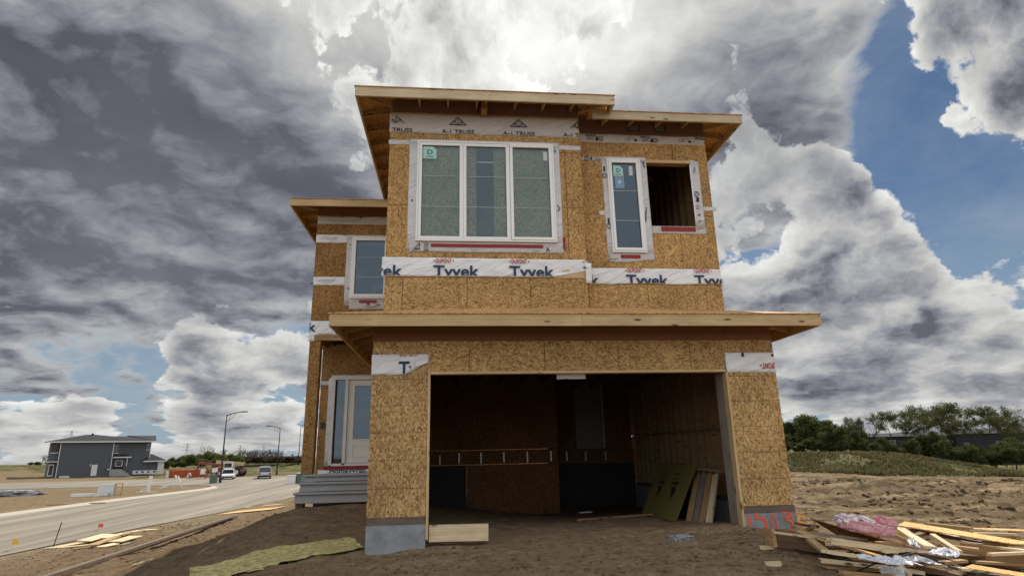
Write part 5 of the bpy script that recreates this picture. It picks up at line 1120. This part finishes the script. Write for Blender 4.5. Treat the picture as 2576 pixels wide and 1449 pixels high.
# ------------------------------------------------------------------ lamps, boxes, stands
def lamp(loc, h, az, arm, label):
    l = empty('street_lamp', loc, 0); tag(l, label, 'street lamp', 'street lamps along the road')
    MB().tube([(0, 0, -.3), (0, 0, h)], [.12, .065], 8).build('pole', M['dark_metal'], l, smooth=True)
    MB().tube([(0, 0, -.2), (0, 0, .9)], .17, 10).build('base', M['dark_metal'], l, smooth=True)
    ux, uy = math.cos(az), math.sin(az); pt = lambda d, z: (ux*d, uy*d, h+z)
    MB().tube([pt(0, -.15), pt(.5, .05), pt(1.2, .22), pt(arm, .30)], .06, 6).build('arm', M['dark_metal'], l, smooth=True)
    MB().tube([pt(0, -.95), pt(.35, -.75), pt(.9, -.35), pt(1.1, .18)], .03, 5).bar(pt(.35, -.75), pt(.45, .0), .03, .03).build('bracket', M['dark_metal'], l, smooth=True)
    MB().hexa([(ux*a-uy*b, uy*a+ux*b, h+.24) for a, b in ((arm-.1, -.13), (arm+.75, -.09), (arm+.75, .09), (arm-.1, .13))], [(ux*a-uy*b, uy*a+ux*b, h+.38) for a, b in ((arm-.1, -.08), (arm+.7, -.04), (arm+.7, .04), (arm-.1, .08))]).build('lamp_head', M['dark_metal'], l)
    return l
l1 = gpos(*rdp(890, 1045), 76); lamp(l1, 8.55, R(-3), 1.9, 'nearest and tallest looking street lamp, arm pointing right')
l2 = gpos(*rdp(1690, 930), 102); lamp(l2, 7.9, R(180), 1.7, 'street lamp with its arm pointing left, right of the pale suv')
l3 = gpos(*rdp(1992, 842), 150); lamp(l3, 9.6, R(60), 1.7, 'farthest street lamp, close to the porch column')
b_ = empty('utility_box', (l1[0]-.75, l1[1]-.2, l1[2])); tag(b_, 'dark green utility box at the foot of the nearest street lamp', 'utility box')
MB().box(-.38, .38, -.3, .3, -.1, .95).build('cabinet', M['green_box'], b_); MB().box(-.42, .42, -.34, .34, .95, 1.02).build('lid', M['green_box'], b_)
def white_post(c, base, kind, label):
    p = gpos(*base, c); o = empty('barricade', p); tag(o, label, 'barricade'); return o
t1 = white_post(58, lhp(1945, 1098), 0, 'white upright barricade post on a flat foot, standing in the dirt by the kerb')
MB().bar((-.95, 0, .05), (.95, 0, .03), .14, .06).build('foot', M['white_paint'], t1); MB().bar((.10, 0, .1), (.22, .05, 1.55), .06, .30, up=(1, 0, 0)).build('post', M['white_paint'], t1)
MB().bar((-.6, 0, .08), (.12, 0, .65), .05, .10).build('brace', M['white_paint'], t1)
t2 = white_post(64, rdp(220, 1110), 1, 'white barricade toppled on its side beside the kerb')
MB().bar((-1.3, 0, .06), (.45, 0, .72), .06, .16).build('rail', M['white_paint'], t2); MB().bar((.45, 0, .75), (0.05, .1, 1.35), .06, .14).build('leg', M['white_paint'], t2); MB().bar((.75, 0, .55), (.35, .1, 1.30), .06, .14).build('leg', M['white_paint'], t2)
MB().bar((.5, 0, .65), (1.0, .2, .05), .06, .12).build('leg', M['white_paint'], t2)
t3 = white_post(92, rdp(450, 985), 1, 'far white a frame barricade before the orange bin'); t3.scale = (.65, .65, .65)
MB().bar((-.9, 0, 0), (0, 0, 1.35), .08, .2).build('leg', M['white_paint'], t3); MB().bar((.8, 0, 0), (0.1, 0, 1.35), .08, .2).build('leg', M['white_paint'], t3); MB().bar((-.5, -.06, .5), (.5, -.06, .5), .05, .15).build('rail', M['white_paint'], t3)
pb = gpos(*lhp(1390, 1142), 54); o = empty('equipment_crate', pb); tag(o, 'grey white panel crate with a tan frame standing in the dirt across the road', 'crate')
MB().hexa([(-.75, 0, 0), (.60, 0, 0), (.68, .05, 1.0), (-.62, .05, 1.0)], [(-.75, .5, 0), (.60, .5, 0), (.68, .45, 1.0), (-.62, .45, 1.0)]).build('panel', M['galv'], o)
MB().bar((.70, .2, 0), (.76, .2, 1.05), .06, .06).bar((1.25, .2, 0), (1.32, .2, 1.05), .06, .06).bar((.70, .2, 1.02), (1.35, .2, 1.02), .06, .06).bar((.70, .2, .05), (1.3, .2, .05), .06, .06).build('frame', M['lumber'], o)
q_ = empty('white_box', (pb[0]-1.5, pb[1]-.3, pb[2])); tag(q_, 'low long white box lying in front of the grey panel crate', 'box'); MB().box(-1.2, 1.3, -.15, .15, 0, .26).build('box_body', M['white_paint'], q_); MB().box(1.31, 1.9, -.14, .14, .02, .28).build('end_cap', M['white_paint'], q_)
p = gpos(*lhp(640, 1260), 46); q2 = atc(*lhp(590, 1100), 46); q3 = atc(*lhp(615, 1020), 46)
tag(MB().tube([(p[0], p[1], p[2]-.1), tuple(q2), tuple(q3)], .03, 5).build('survey_stake', M['lumber_pale']), 'thin bent wooden stake on the far side of the road', 'stake')
p = gpos(*lhp(850, 1270), 44); tag(board('long_plank', (p[0]-1.2, p[1], p[2]+.05), (p[0]+2.6, p[1]+.6, p[2]+.05), .2, .06, M['lumber']), 'plank lying along the far kerb', 'plank')
p = gpos(*lhp(170, 1080), 58); lump('rubble_heap', [(p[0]-2.6, p[1], p[2]+.1), (p[0]+2.0, p[1]+.3, p[2]+.1)], (.8, .35), 'concrete', 'grey heap of rubble at the far left', 'rubble', 21, rough=.8)
# --- machinery near the crossing
b_ = empty('waste_bin', gpos(*rdp(430, 965), 106)); tag(b_, 'long orange waste bin right of the dark grey house', 'waste bin')
MB().hexa([(-2.6, -.9, 0), (2.6, -.9, 0), (2.9, -1, 1.35), (-2.9, -1, 1.35)], [(-2.6, .9, 0), (2.6, .9, 0), (2.9, 1, 1.35), (-2.9, 1, 1.35)]).build('bin_body', M['orange'], b_)
for i in range(9): MB().box(-2.4+.6*i-.04, -2.4+.6*i+.04, -1.06, -.92, .1, 1.3).build('rib', M['orange'], b_)
MB().box(-3.5, -3.0, -.5, .5, 0, 1.2).build('end_frame', M['white_paint'], b_)
th = empty('lifting_machine', gpos(*rdp(1040, 985), 98), R(-6)); tag(th, 'telescopic lifting machine with tan boom and huge wheels behind the white sedan', 'lifting machine')
MB().bar((-2.6, 0, 2.35), (2.0, 0, 1.95), .45, .55).build('boom', M['machine_tan'], th); MB().bar((-2.5, 0, 2.6), (1.9, 0, 2.2), .2, .12).build('boom_section', M['machine_red'], th)
MB().box(-1.7, 2.0, -.8, .8, .7, 1.25).build('chassis', M['machine_red'], th); MB().box(-.9, .5, -.95, -.1, 1.25, 2.25).build('cab', M['white_paint'], th); MB().box(-.8, .4, -.97, -.955, 1.5, 2.15).build('window_glass', M['car_glass'], th)
MB().bar((-2.5, 0, 2.3), (-3.3, 0, 1.0), .3, .25).build('boom_head', M['machine_red'], th)
for sx in (-1.35, 1.35):
    for sy in (-.95, .95):
        n = 20; w_ = MB().prism([(sx+.72*math.cos(2*math.pi*k/n), .72+.72*math.sin(2*math.pi*k/n)) for k in range(n)], sy-.22, sy+.22, 1).build('wheel', M['rubber'], th)
        MB().prism([(sx+.36*math.cos(2*math.pi*k/n), .72+.36*math.sin(2*math.pi*k/n)) for k in range(n)], sy-.24, sy+.24, 1).build('rim', M['galv'], w_)
fr = empty('folded_implement', gpos(*rdp(650, 1010), 92)); tag(fr, 'tangle of red steel frames and arms left of the nearest street lamp', 'machine frame')
rr = random.Random(3)
fm = [((-2.0, 0, .1), (-.8, 0, 1.9)), ((-.8, 0, 2.4), (2.6, 0, 1.9)), ((-.8, 0, 2.4), (-1.2, 0, .5)), ((2.6, 0, 1.9), (2.9, 0, .2)), ((-2.6, 0, .2), (2.9, 0, .45)), ((-1.0, 0, .9), (2.6, 0, 1.0)), ((.2, 0, 0), (.9, 0, 1.3)), ((1.6, 0, 1.6), (1.0, 0, 0)), ((1.9, 0, .1), (2.5, 0, 1.5)), ((-.2, .3, .2), (-.6, .3, 2.0)), ((1.3, .3, .3), (.2, .3, 1.8))]
for a, b in fm: MB().bar(a, b, .13, .13).build('beam', M['machine_red'], fr)
MB().bar((-1.0, .1, 2.35), (2.7, .1, 1.95), .3, .3).build('main_beam', M['machine_red'], fr)
for x, z, w_, h_ in ((-.5, .65, .6, .8), (1.2, .9, .7, .6)): MB().box(x, x+w_, -.1, .35, z, z+h_).build('panel', M['white_paint'], fr)
for k, (dx_, h_) in enumerate(((-17.9, .9), (-16.9, 1.15))):
    o = empty('utility_box' if k else 'concrete_block', (dx_+.4, 66, gz(dx_+.4, 66))); tag(o, ('white block right of the road next to the porch column', 'grey green cabinet right of the road, half hidden by the porch column')[k], ('block', 'utility box')[k])
    MB().box(-.55, .55, -.4, .4, 0, h_).build('box_body', M[('white_paint', 'green_box')[k]], o); MB().box(-.6, .6, -.45, .45, h_, h_+.06).build('lid', M[('white_paint', 'galv')[k]], o)
# ------------------------------------------------------------------ pylons on the skyline
def pylon(loc, h, label):
    o = tag(empty('power_pylon', loc), label, 'pylon', 'power pylons on the skyline'); mb = MB(); w = h*.09
    for sx in (-1, 1):
        for sy in (-1, 1): mb.bar((sx*w, sy*w, 0), (sx*w*.15, sy*w*.15, h), .22, .22)
    for k in range(6):
        f0, f1 = k/6, (k+1)/6; a, b = w*(1-.85*f0), w*(1-.85*f1)
        for s in (-1, 1): mb.bar((-s*a, -a, h*f0), (s*b, -b, h*f1), .12, .12)
    mb.build('mast', M['galv'], o)
    ar = MB()
    for z, l_ in ((.72, .26), (.85, .20), (.97, .14)): ar.bar((-h*l_, 0, h*z), (h*l_, 0, h*z), .2, .25).bar((-h*l_, 0, h*z), (0, 0, h*(z+.05)), .1, .1).bar((h*l_, 0, h*z), (0, 0, h*(z+.05)), .1, .1)
    ar.build('cross_arm', M['galv'], o)
for (px, py), lab in ((lhp(955, 275), 'pylon rising behind the dark roof of the grey house'), (rdp(435, 475), 'pylon left of the nearest street lamp'), (rdp(1183, 500), 'faint pylon right of the nearest street lamp'), (rdp(1515, 487), 'faintest pylon above the pale suv')):
    p = atc(px, py, 400); pylon((p[0], p[1], -6), p[2]+6, lab)
# ------------------------------------------------------------------ the grey house across the road
_g = atc(*lhp(735, 885), 114); _a = R(34)
GH = empty('grey_house', (_g[0]-1.35*math.cos(_a), _g[1]-1.35*math.sin(_a), -2.45), _a); GH.scale = (.87, 1, 1); tag(GH, 'finished dark grey two storey house with nearly black roof across the road', 'house')
def gh(name, x0, x1, y0, y1, z0, z1, mat, par=None): return MB().box(x0, x1, y0, y1, z0, z1).build(name, M[mat], par or GH)
gh('wall', 1.55, 11.5, 0, 9, 0, 6.75, 'siding'); gh('wall', .0, 1.54, .9, 8, 0, 6.70, 'siding'); gh('wall', 11.52, 19.3, .8, 8.5, 0, 6.75, 'siding'); gh('wall', 19.32, 21.6, .9, 7, .3, 2.6, 'siding')
for x, y, z0, z1 in ((1.50, -.04, .1, 6.75), (11.5, -.04, .1, 6.7), (19.2, .76, 2.9, 6.7)): gh('corner_trim', x, x+.14, y, y+.1, z0, z1, 'trim')
gh('fascia', -1.1, 19.9, -.7, -.55, 6.62, 6.86, 'trim')
fe, rl = [(-1.15, 6.87), (20.0, 6.87)], [(6.2, 8.25), (8.2, 8.25), (9.6, 7.95), (14.6, 7.9), (14.7, 8.05), (20.6, 8.05)]
mb = MB(); v_ = [(-1.15, -.7, 6.87), (20.0, -.7, 6.87)]+[(x, 3.6, z) for x, z in rl]; f_ = [(0, 1, 7, 6, 5, 4, 3, 2)]; mb.add(v_, f_)
mb.add([(-1.15, -.7, 6.87), (6.2, 3.6, 8.25), (6.2, 5.0, 8.25), (-1.15, 9.4, 6.87)], [(0, 1, 2, 3)]); mb.add([(20.0, -.7, 6.87), (20.6, 3.6, 8.05), (20.6, 5.0, 8.05), (20.0, 9.4, 6.87)], [(0, 1, 2, 3)])
mb.add([(x, 3.6, z) for x, z in rl]+[(x, 5.0, z) for x, z in rl], [(i, i+1, i+7, i+6) for i in range(5)]); mb.add([(-1.15, 9.4, 6.87), (20.0, 9.4, 6.87)]+[(x, 5.0, z) for x, z in rl], [(0, 1, 7, 6, 5, 4, 3, 2)])
mb.add([(-1.15, -.7, 6.868), (20, -.7, 6.868), (20, 9.4, 6.868), (-1.15, 9.4, 6.868)], [(0, 1, 2, 3)])
rf = mb.build('roof', M['shingle'], GH); gh('roof_vent', 7.3, 7.7, 3.3, 3.7, 8.1, 8.5, 'black', rf)
gh('door', 7.9, 9.0, -.05, -.001, .25, 2.35, 'trim'); gh('wall_lamp', 7.55, 7.75, -.12, -.001, 2.1, 2.45, 'trim')
gh('window', .25, 1.0, .80, .898, 4.9, 6.3, 'car_glass'); gh('window', 11.8, 12.7, .70, .798, 4.7, 6.2, 'car_glass'); gh('window', 18.4, 19.1, .70, .798, 5.2, 6.4, 'car_glass')
gh('belt_trim', .0, 1.5, .78, .898, 4.65, 4.80, 'trim'); gh('belt_trim', 11.65, 12.8, .68, .798, 4.42, 4.56, 'trim'); gh('belt_trim', 18.3, 19.2, .68, .798, 5.0, 5.12, 'trim')
pd = gh('patio_door', .05, 1.05, .82, .898, .4, 2.6, 'trim'); gh('pane', .2, .9, .80, .818, .6, 2.4, 'car_glass', pd); gh('porch_roof', -.6, 1.4, -.1, .9, 3.0, 3.15, 'trim')
w_ = gh('window', 12.5, 13.9, .70, .798, 1.9, 3.1, 'trim'); gh('pane', 12.65, 13.75, .685, .699, 2.0, 3.0, 'car_glass', w_); gh('door_recess', 12.2, 14.2, .73, .798, .9, 1.8, 'black')
gh('entry_fascia', 11.7, 15.4, -.45, -.3, 3.55, 3.78, 'trim'); mb = MB().hexa([(11.6, -.5, 3.8), (15.5, -.5, 3.8), (15.3, .8, 3.8), (11.8, .8, 3.8)], [(12.2, .5, 4.25), (14.3, .5, 4.25), (14.3, .79, 4.25), (12.2, .79, 4.25)]); mb.build('entry_roof', M['shingle'], GH)
gh('entry_post', 14.55, 14.68, -.3, -.15, 1.9, 3.55, 'trim')
MB().prism([(11.66, 0), (11.66, 1.35), (13.6, 1.35), (15.6, .1), (15.6, 0)], -.9, .0, 1).build('entry_steps', M['concrete_step'], GH)
gh('garage_fascia', 18.0, 22.8, -.1, .05, 2.62, 2.86, 'trim'); MB().hexa([(17.9, -.15, 2.87), (22.9, -.15, 2.87), (22.9, 7.5, 2.87), (17.9, 7.5, 2.87)], [(19.2, 2, 4.2), (20.0, 2, 4.2), (20.0, 5, 4.2), (19.2, 5, 4.2)]).build('garage_roof', M['shingle'], GH)
gh('wrapped_wall', 21.2, 22.5, .3, .89, .1, 2.6, 'wrap_dull'); gh('foundation_band', 16.2, 21.4, .72, .798, .25, .95, 'trim'); gh('window_well', 2.2, 4.0, -.7, -.1, 0, .4, 'trim')
for k in range(4): gh('spray_mark', 16.8+1.2*k, 17.3+1.2*k, .70, .718, .5, .8, 'black')
for x, m_n in ((10.6, 'black'), (11.0, 'galv'), (11.25, 'trim')): gh('vent_cap', x-.09, x+.09, -.1, -.001, 1.25, 1.5, m_n)
# ------------------------------------------------------------------ townhouses behind the trees
M['siding_dark'] = plain_mat('dark siding', (.020, .021, .024), .8, .1, 1); M['trim_dim'] = plain_mat('grey trim', (.16, .165, .17), .7, .05)
def townhouse(px, py_eave, wpx, c, h_total, roofs, wins, label):
    p = atc(px, py_eave, c); sc = c/FPX; w = wpx*sc; base = p[2]-h_total
    T = empty('townhouse', (p[0], p[1], base), -YAW); tag(T, label, 'house', 'townhouses behind the trees')
    MB().box(0, w, 0, 10, 0, h_total).build('wall', M['siding_dark'], T)
    for (a, b, rh) in roofs: MB().hexa([(a*w-.4, -.6, h_total), (b*w+.4, -.6, h_total), (b*w+.4, 10.6, h_total), (a*w-.4, 10.6, h_total)], [(a*w+rh*1.3, 4, h_total+rh), (b*w-rh*1.3, 4, h_total+rh), (b*w-rh*1.3, 6, h_total+rh), (a*w+rh*1.3, 6, h_total+rh)]).build('roof', M['shingle'], T)
    for (u, v, ww, hh) in wins:
        o = MB().box(u*w, u*w+ww, -.08, -.002, h_total-v, h_total-v+hh).build('window', M['trim_dim'], T); MB().box(u*w+.15, u*w+ww-.15, -.1, -.081, h_total-v+.15, h_total-v+hh-.15).build('pane', M['car_glass'], o)
    return T
x0, y0 = fdp(1040, 480); townhouse(x0, y0, 215, 150, 9.5, [(0, .45, .9), (.42, 1, 1.1)], [(.20, 2.2, 1.6, 1.4), (.55, 2.4, 1.8, 1.5), (.82, 2.2, 1.4, 1.4), (.2, 5.4, 1.6, 1.4), (.6, 5.4, 1.8, 1.5)], 'dark townhouse on the left, seen through thin trunks')
x0, y0 = fdp(1900, 450); townhouse(x0, y0, 260, 148, 11.5, [(0, .5, 1.3), (.48, 1, 1.2)], [(.35, 3.6, 2.6, 1.6), (.35, 6.8, 2.6, 1.6), (.7, 3.6, 1.8, 1.5), (.05, 3.4, 1.2, 1.3), (.33, 9.6, 3.0, 1.9)], 'taller dark townhouse at the right edge behind the trees')
# ------------------------------------------------------------------ trees
def leaf_mat(name, cols, seed):
    m, t = new_mat(name); pos = t.node('ShaderNodeNewGeometry', out='Position'); rnd = t.node('ShaderNodeNewGeometry', out='Random Per Island')
    n = t.noise(pos, .6 if 'grass' not in name else .16, 5, .65); c = t.ramp(n*.72+rnd*.28, [(.25, cols[0]), (.5, cols[1]), (.75, cols[2])])
    d = t.node('ShaderNodeBsdfDiffuse', {'Color': c}); tl = t.node('ShaderNodeBsdfTranslucent', {'Color': c}); mx = t.n.new('ShaderNodeMixShader'); mx.inputs[0].default_value = .35
    t.l.new(d.o, mx.inputs[1]); t.l.new(tl.o, mx.inputs[2]); o = t.n.new('ShaderNodeOutputMaterial'); t.l.new(mx.outputs[0], o.inputs[0]); return m
M['leaf'] = leaf_mat('young leaves', [(.045, .050, .020), (.085, .092, .036), (.15, .155, .060)], 1)
M['leaf_bush'] = leaf_mat('thicket leaves', [(.036, .042, .016), (.075, .084, .032), (.145, .150, .058)], 2)
M['leaf_far'] = leaf_mat('spring bush leaves', [(.050, .065, .020), (.10, .125, .04), (.16, .18, .06)], 3)
M['bark'] = plain_mat('bark', (.048, .038, .030), .95, .3, 3); M['bark_pale'] = plain_mat('pale twigs', (.085, .064, .050), .95, .3, 3); M['dry_grass'] = leaf_mat('grass tufts', [(.055, .062, .022), (.12, .110, .050), (.20, .155, .088)], 4)
def tube3(V, F, a, b, ra, rb):
    d = (b-a); 
    if d.length < 1e-4: return
    d.normalize(); u = d.cross(Vector((.3, .5, .8))).normalized(); w = d.cross(u); k = len(V)
    for p, r_ in ((a, ra), (b, rb)):
        for j in range(4): t_ = math.pi*j/2; V.append(tuple(p+(u*math.cos(t_)+w*math.sin(t_))*r_))
    for j in range(4): F.append((k+j, k+(j+1) % 4, k+4+(j+1) % 4, k+4+j))
def tree_mesh(seed, h, trunk_f, spread, levels, leaves, leaf_s, lean=0.0, up=.55, thick=1.0):
    r = random.Random(seed); V, F, LV, LF = [], [], [], []; ends = []
    def grow(p, d, L, rad, lv):
        n = 4; q = p
        for i in range(n):
            d = (d+Vector((r.uniform(-1, 1), r.uniform(-1, 1), r.uniform(-.4, .7)))*.17).normalized(); nq = q+d*L/n
            tube3(V, F, q, nq, thick*rad*(1-.6*i/n), thick*rad*(1-.6*(i+1)/n)); q = nq
            if lv < levels and i >= 1:
                for _ in range(2 if lv < 2 else 3):
                    a = r.uniform(0, 6.28); s = r.uniform(.5, 1.0)*spread
                    dd = (d*up+Vector((math.cos(a), math.sin(a), r.uniform(-.15, .6)))*s).normalized()
                    grow(q, dd, L*r.uniform(.42, .62), rad*.42, lv+1)
            elif lv >= levels-1: ends.append(q)
        ends.append(q)
    d0 = Vector((lean, r.uniform(-.1, .1), 1)).normalized(); t0 = Vector((0, 0, -.4)); t1 = d0*h*trunk_f
    tube3(V, F, t0, t1, h*.016, h*.011); grow(t1, d0, h*(1-trunk_f)*.78, h*.010, 0)
    for e in ends:
        if leaves <= 0: break
        for _ in range(leaves):
            c = e+Vector((r.gauss(0, 1), r.gauss(0, 1), r.gauss(0, .7)))*leaf_s*1.7; s = leaf_s*r.uniform(.4, 1.1)
            a = Vector((r.uniform(-1, 1), r.uniform(-1, 1), r.uniform(-1, 1))).normalized(); b = a.cross(Vector((r.uniform(-1, 1), r.uniform(-1, 1), r.uniform(-1, 1)))).normalized()
            k = len(LV); LV += [tuple(c-a*s), tuple(c+b*s*.6), tuple(c+a*s), tuple(c-b*s*.6)]; LF.append((k, k+1, k+2, k+3))
    top_ = max(v[2] for v in (LV or V)); k_ = h/top_; V = [(x*k_, y*k_, z*k_) for x, y, z in V]; LV = [(x*k_, y*k_, z*k_) for x, y, z in LV]
    mt = bpy.data.meshes.new('trunk'); mt.from_pydata(V, [], F); ml = None
    if LV: ml = bpy.data.meshes.new('crown'); ml.from_pydata(LV, [], LF)
    return mt, ml, h
def plant(name, kind, px, pyb, pyt, c, label, cat, group, bark='bark', leaf='leaf', wide=1.0, parts=('trunk', 'crown')):
    mt, ml, h = kind; b = atc(px, pyb, c); t_ = atc(px, pyt, c); H_ = t_[2]-b[2]; s = H_/h
    base = gz(b[0], b[1]); s *= 1+max(0, (b[2]-base))/max(H_, 1)
    o = empty(name, (b[0], b[1], min(b[2], base)), rng.uniform(0, 6.28)); o.scale = (s*wide, s*wide, s); tag(o, label, cat, group)
    for me_, mat, nm in ((mt, bark, parts[0]), (ml, leaf, parts[1])):
        if me_ is None: continue
        if not me_.materials: me_.materials.append(M[mat])
        link(nm, me_, o)
    return o
tall = [tree_mesh(11+i, 14, .34+.04*(i % 3), .95, 3, 3, .17, lean=(-.12, .1, .0, .16)[i], up=.62) for i in range(4)]
bush = [tree_mesh(31+i, 8, .03, .9, 3, 6, .24, up=.75) for i in range(3)]
bare = [tree_mesh(51+i, 10, .12, .55, 3, 0, .1, up=1.0, thick=2.2) for i in range(3)]
shrub = [tree_mesh(71+i, 6, .06, 1.0, 3, 5, .22, up=.55) for i in range(2)]
GT = 'leafing trees behind the grassy mound'
R_ = [(1290, 195, 690, 1.15), (1420, 215, 690, 1.1), (1560, 175, 690, 1.0), (1640, 120, 700, 1.2), (1790, 105, 710, 1.1), (1890, 200, 700, .9), (1975, 145, 720, 1.1), (2120, 260, 730, .8), (2290, 130, 740, 1.25), (2400, 190, 740, .9), (2490, 225, 760, 1.0), (2620, 260, 780, 1.0), (900, 250, 690, .8), (780, 340, 670, .9)]
names_ = ['second', 'third', 'fourth', 'fifth', 'sixth', 'seventh', 'eighth', 'ninth', 'tenth', 'eleventh', 'twelfth']
for k, (x, yt, yb_, wd) in enumerate(sorted(R_)):
    n_l = len(R_)
    lab = 'leafing tree behind the mound, leftmost of the tall row' if k == 0 else 'leafing tree behind the mound, at the right edge of the photo' if k == n_l-1 else 'leafing tree behind the mound, %s from the left of the tall row' % (names_[k-1] if k-1 < len(names_) else 'last but one')
    plant('leafing_tree', tall[k % 4], *[fdp(x, yb_)[0], fdp(x, yb_)[1], fdp(x, yt)[1]], 112+(k*37 % 17), lab, 'tree', GT, wide=wd*1.05)
plant('bare_tree', bare[0], fdp(1040, 680)[0], fdp(0, 680)[1], fdp(0, 250)[1], 110, 'nearly bare crooked tree in the gap between thicket and tall row', 'tree', None, bark='bark', leaf='leaf', wide=1.6)
GB = 'thicket of leafing trees right of the garage'
bl = [(170, 265, 1.0), (250, 300, .8), (330, 250, 1.1), (440, 225, 1.1), (540, 240, 1.1), (620, 290, .9), (700, 330, 1.0), (780, 330, .9), (860, 380, .9), (930, 400, 1.0), (210, 350, 1.1), (300, 380, 1.1), (400, 360, 1.1), (500, 370, 1.1), (590, 400, 1.1), (680, 430, 1.0), (820, 450, 1.0), (120, 330, 1.0)]+[(130+95*k, 470+25*(k % 3), 1.1) for k in range(9)]
od = ['first', 'second', 'third', 'fourth', 'fifth', 'sixth', 'seventh', 'eighth', 'ninth', 'tenth', 'eleventh', 'twelfth', 'thirteenth', 'fourteenth', 'fifteenth', 'sixteenth', 'seventeenth', 'eighteenth']+['nineteenth', 'twentieth', 'twenty first', 'twenty second', 'twenty third', 'twenty fourth', 'twenty fifth', 'twenty sixth', 'twenty seventh', 'twenty eighth']
for k, (x, yt, wd) in enumerate(sorted(bl)):
    plant('thicket_tree', bush[k % 3], fdp(x, 680)[0], fdp(0, 690)[1], fdp(0, yt)[1], 98+(k*29 % 22), 'bushy dark green tree of the thicket, %s counted from the garage' % od[k], 'tree', GB, leaf='leaf_bush', wide=wd)
us = [(1070, 520, 1.1), (1200, 470, 1.2), (1340, 500, 1.2), (1480, 540, 1.1), (1700, 450, 1.2), (1830, 520, 1.1), (1970, 560, 1.1), (2110, 600, 1.1), (2260, 560, 1.2), (2390, 540, 1.2), (1000, 500, .9), (1130, 560, .8), (1260, 545, 1.0), (1400, 560, .9), (1530, 480, 1.0), (1640, 400, 1.0), (1760, 500, .9), (1900, 470, 1.0), (2040, 540, 1.0), (2180, 560, 1.0), (2330, 600, 1.0), (2440, 500, 1.2), (2540, 470, 1.3), (2640, 480, 1.3)]
for k, (x, yt, wd) in enumerate(us):
    plant('shrub', bush[(k+1) % 3], fdp(x, 700)[0], fdp(0, 720+max(0, x-1900)*.09)[1], fdp(0, yt)[1], 96+(k*13 % 9), 'dark shrub under the tall row, %s from the thicket' % od[k], 'shrub', 'shrubs below the tall row', leaf='leaf_bush', wide=wd)
# far left: green shrubs and bare trees beyond the crossing
gs = [(250, 650, 1.2), (330, 640, 1.2), (420, 625, 1.3), (520, 600, 1.3), (610, 580, 1.2), (690, 575, 1.3), (770, 590, 1.2), (850, 610, 1.2), (940, 620, 1.2), (1030, 610, 1.2), (1110, 620, 1.2), (1190, 650, 1.2), (160, 700, 1.0), (380, 690, 1.3), (580, 680, 1.3), (780, 680, 1.3), (980, 680, 1.3)]
for k, (x, yt, wd) in enumerate(sorted(gs)):
    plant('green_shrub', shrub[k % 2], rdp(x, 860)[0], rdp(0, 860)[1], rdp(0, yt)[1], 128+(k*17 % 14), 'spring green shrub beyond the orange bin, %s from the grey house' % od[k], 'shrub', 'green shrubs beyond the crossing', leaf='leaf_far', wide=wd)
bs = []
for k in range(46):
    x = 1150+k*20+rng.uniform(-8, 8); bs.append((x, 545+35*abs(math.sin(k*1.7))+(60 if x > 1720 else 0)))
bs += [(680, 490), (735, 530), (1000, 540), (1060, 560), (905, 545)]
for k, (x, yt) in enumerate(bs):
    plant('bare_tree', bare[k % 3], rdp(x, 800)[0], rdp(0, 805)[1], rdp(0, yt)[1], 150+(k*7 % 16), 'bare grey brown tree in the far wood left of the porch' if k < 46 else 'bare top sticking out above the green shrubs', 'tree', 'bare trees of the far wood' if k < 46 else 'bare tops above the green shrubs', bark='bark_pale', wide=1.5)
M['leaf_dull'] = leaf_mat('brown undergrowth', [(.05, .042, .03), (.085, .07, .05), (.12, .10, .06)], 6)
und = tree_mesh(91, 5, .05, 1.1, 3, 5, .25, up=.5)
for k in range(16):
    x = 1180+k*58; plant('undergrowth_shrub', und, rdp(x, 800)[0], rdp(0, 805)[1], rdp(0, 650)[1], 146+(k % 4)*3, 'brownish undergrowth shrub along the edge of the far wood', 'shrub', 'undergrowth of the far wood', bark='bark_pale', leaf='leaf_dull', wide=1.7)
for k, (x, yt) in enumerate(((30, 700), (60, 690), (95, 715))):
    p = lhp(260+x*4.2, 745); plant('green_shrub', shrub[k % 2], p[0], p[1], lhp(0, 690-10*k)[1], 138, 'low green bush on the skyline left of the grey house, %s from the left' % od[k], 'shrub', 'bushes left of the grey house', leaf='leaf_far', wide=1.8)
for k, x in enumerate((540, 580, 630)): p = lhp(x, 750); plant('bare_tree', bare[k], p[0], p[1], lhp(0, 590)[1], 136, 'thin bare tree just left of the grey house', 'tree', 'bare trees left of the grey house', bark='bark_pale', wide=1.3)
# grass tufts on the mound and the far field edge
mb = MB(); rr = random.Random(8); P3 = []
while len(P3) < 5200:
    c = rr.uniform(70, 84); x = rr.uniform(200, 2560); p = atc(fdp(x, 0)[0], 1150, c); P3.append((p[0]+rr.uniform(-1, 1), p[1]))
zs_ = ground_h(np.array([p[0] for p in P3]), np.array([p[1] for p in P3]))
for (x, y), z in zip(P3, zs_):
    pn = mnoise.noise(Vector((x*.16, y*.16, 0)))
    if pn < -.25 and rr.random() < .7: continue
    h = rr.uniform(.10, .48)*(1+1.1*pn)
    for _ in range(4):
        a = rr.uniform(0, 6.28); ux, uy = math.cos(a)*.08, math.sin(a)*.08; lx, ly = rr.uniform(-.2, .2), rr.uniform(-.2, .2)
        mb.add([(x-ux, y-uy, z-.05), (x+ux, y+uy, z-.05), (x+lx+ux*.3, y+ly, z+h), (x+lx-ux*.5, y+ly, z+h*.8)], [(0, 1, 2, 3)])
me = bpy.data.meshes.new('tall_grass'); me.from_pydata(mb.v, [], mb.f); me.materials.append(M['dry_grass']); tag(link('tall_grass', me), kind='stuff')
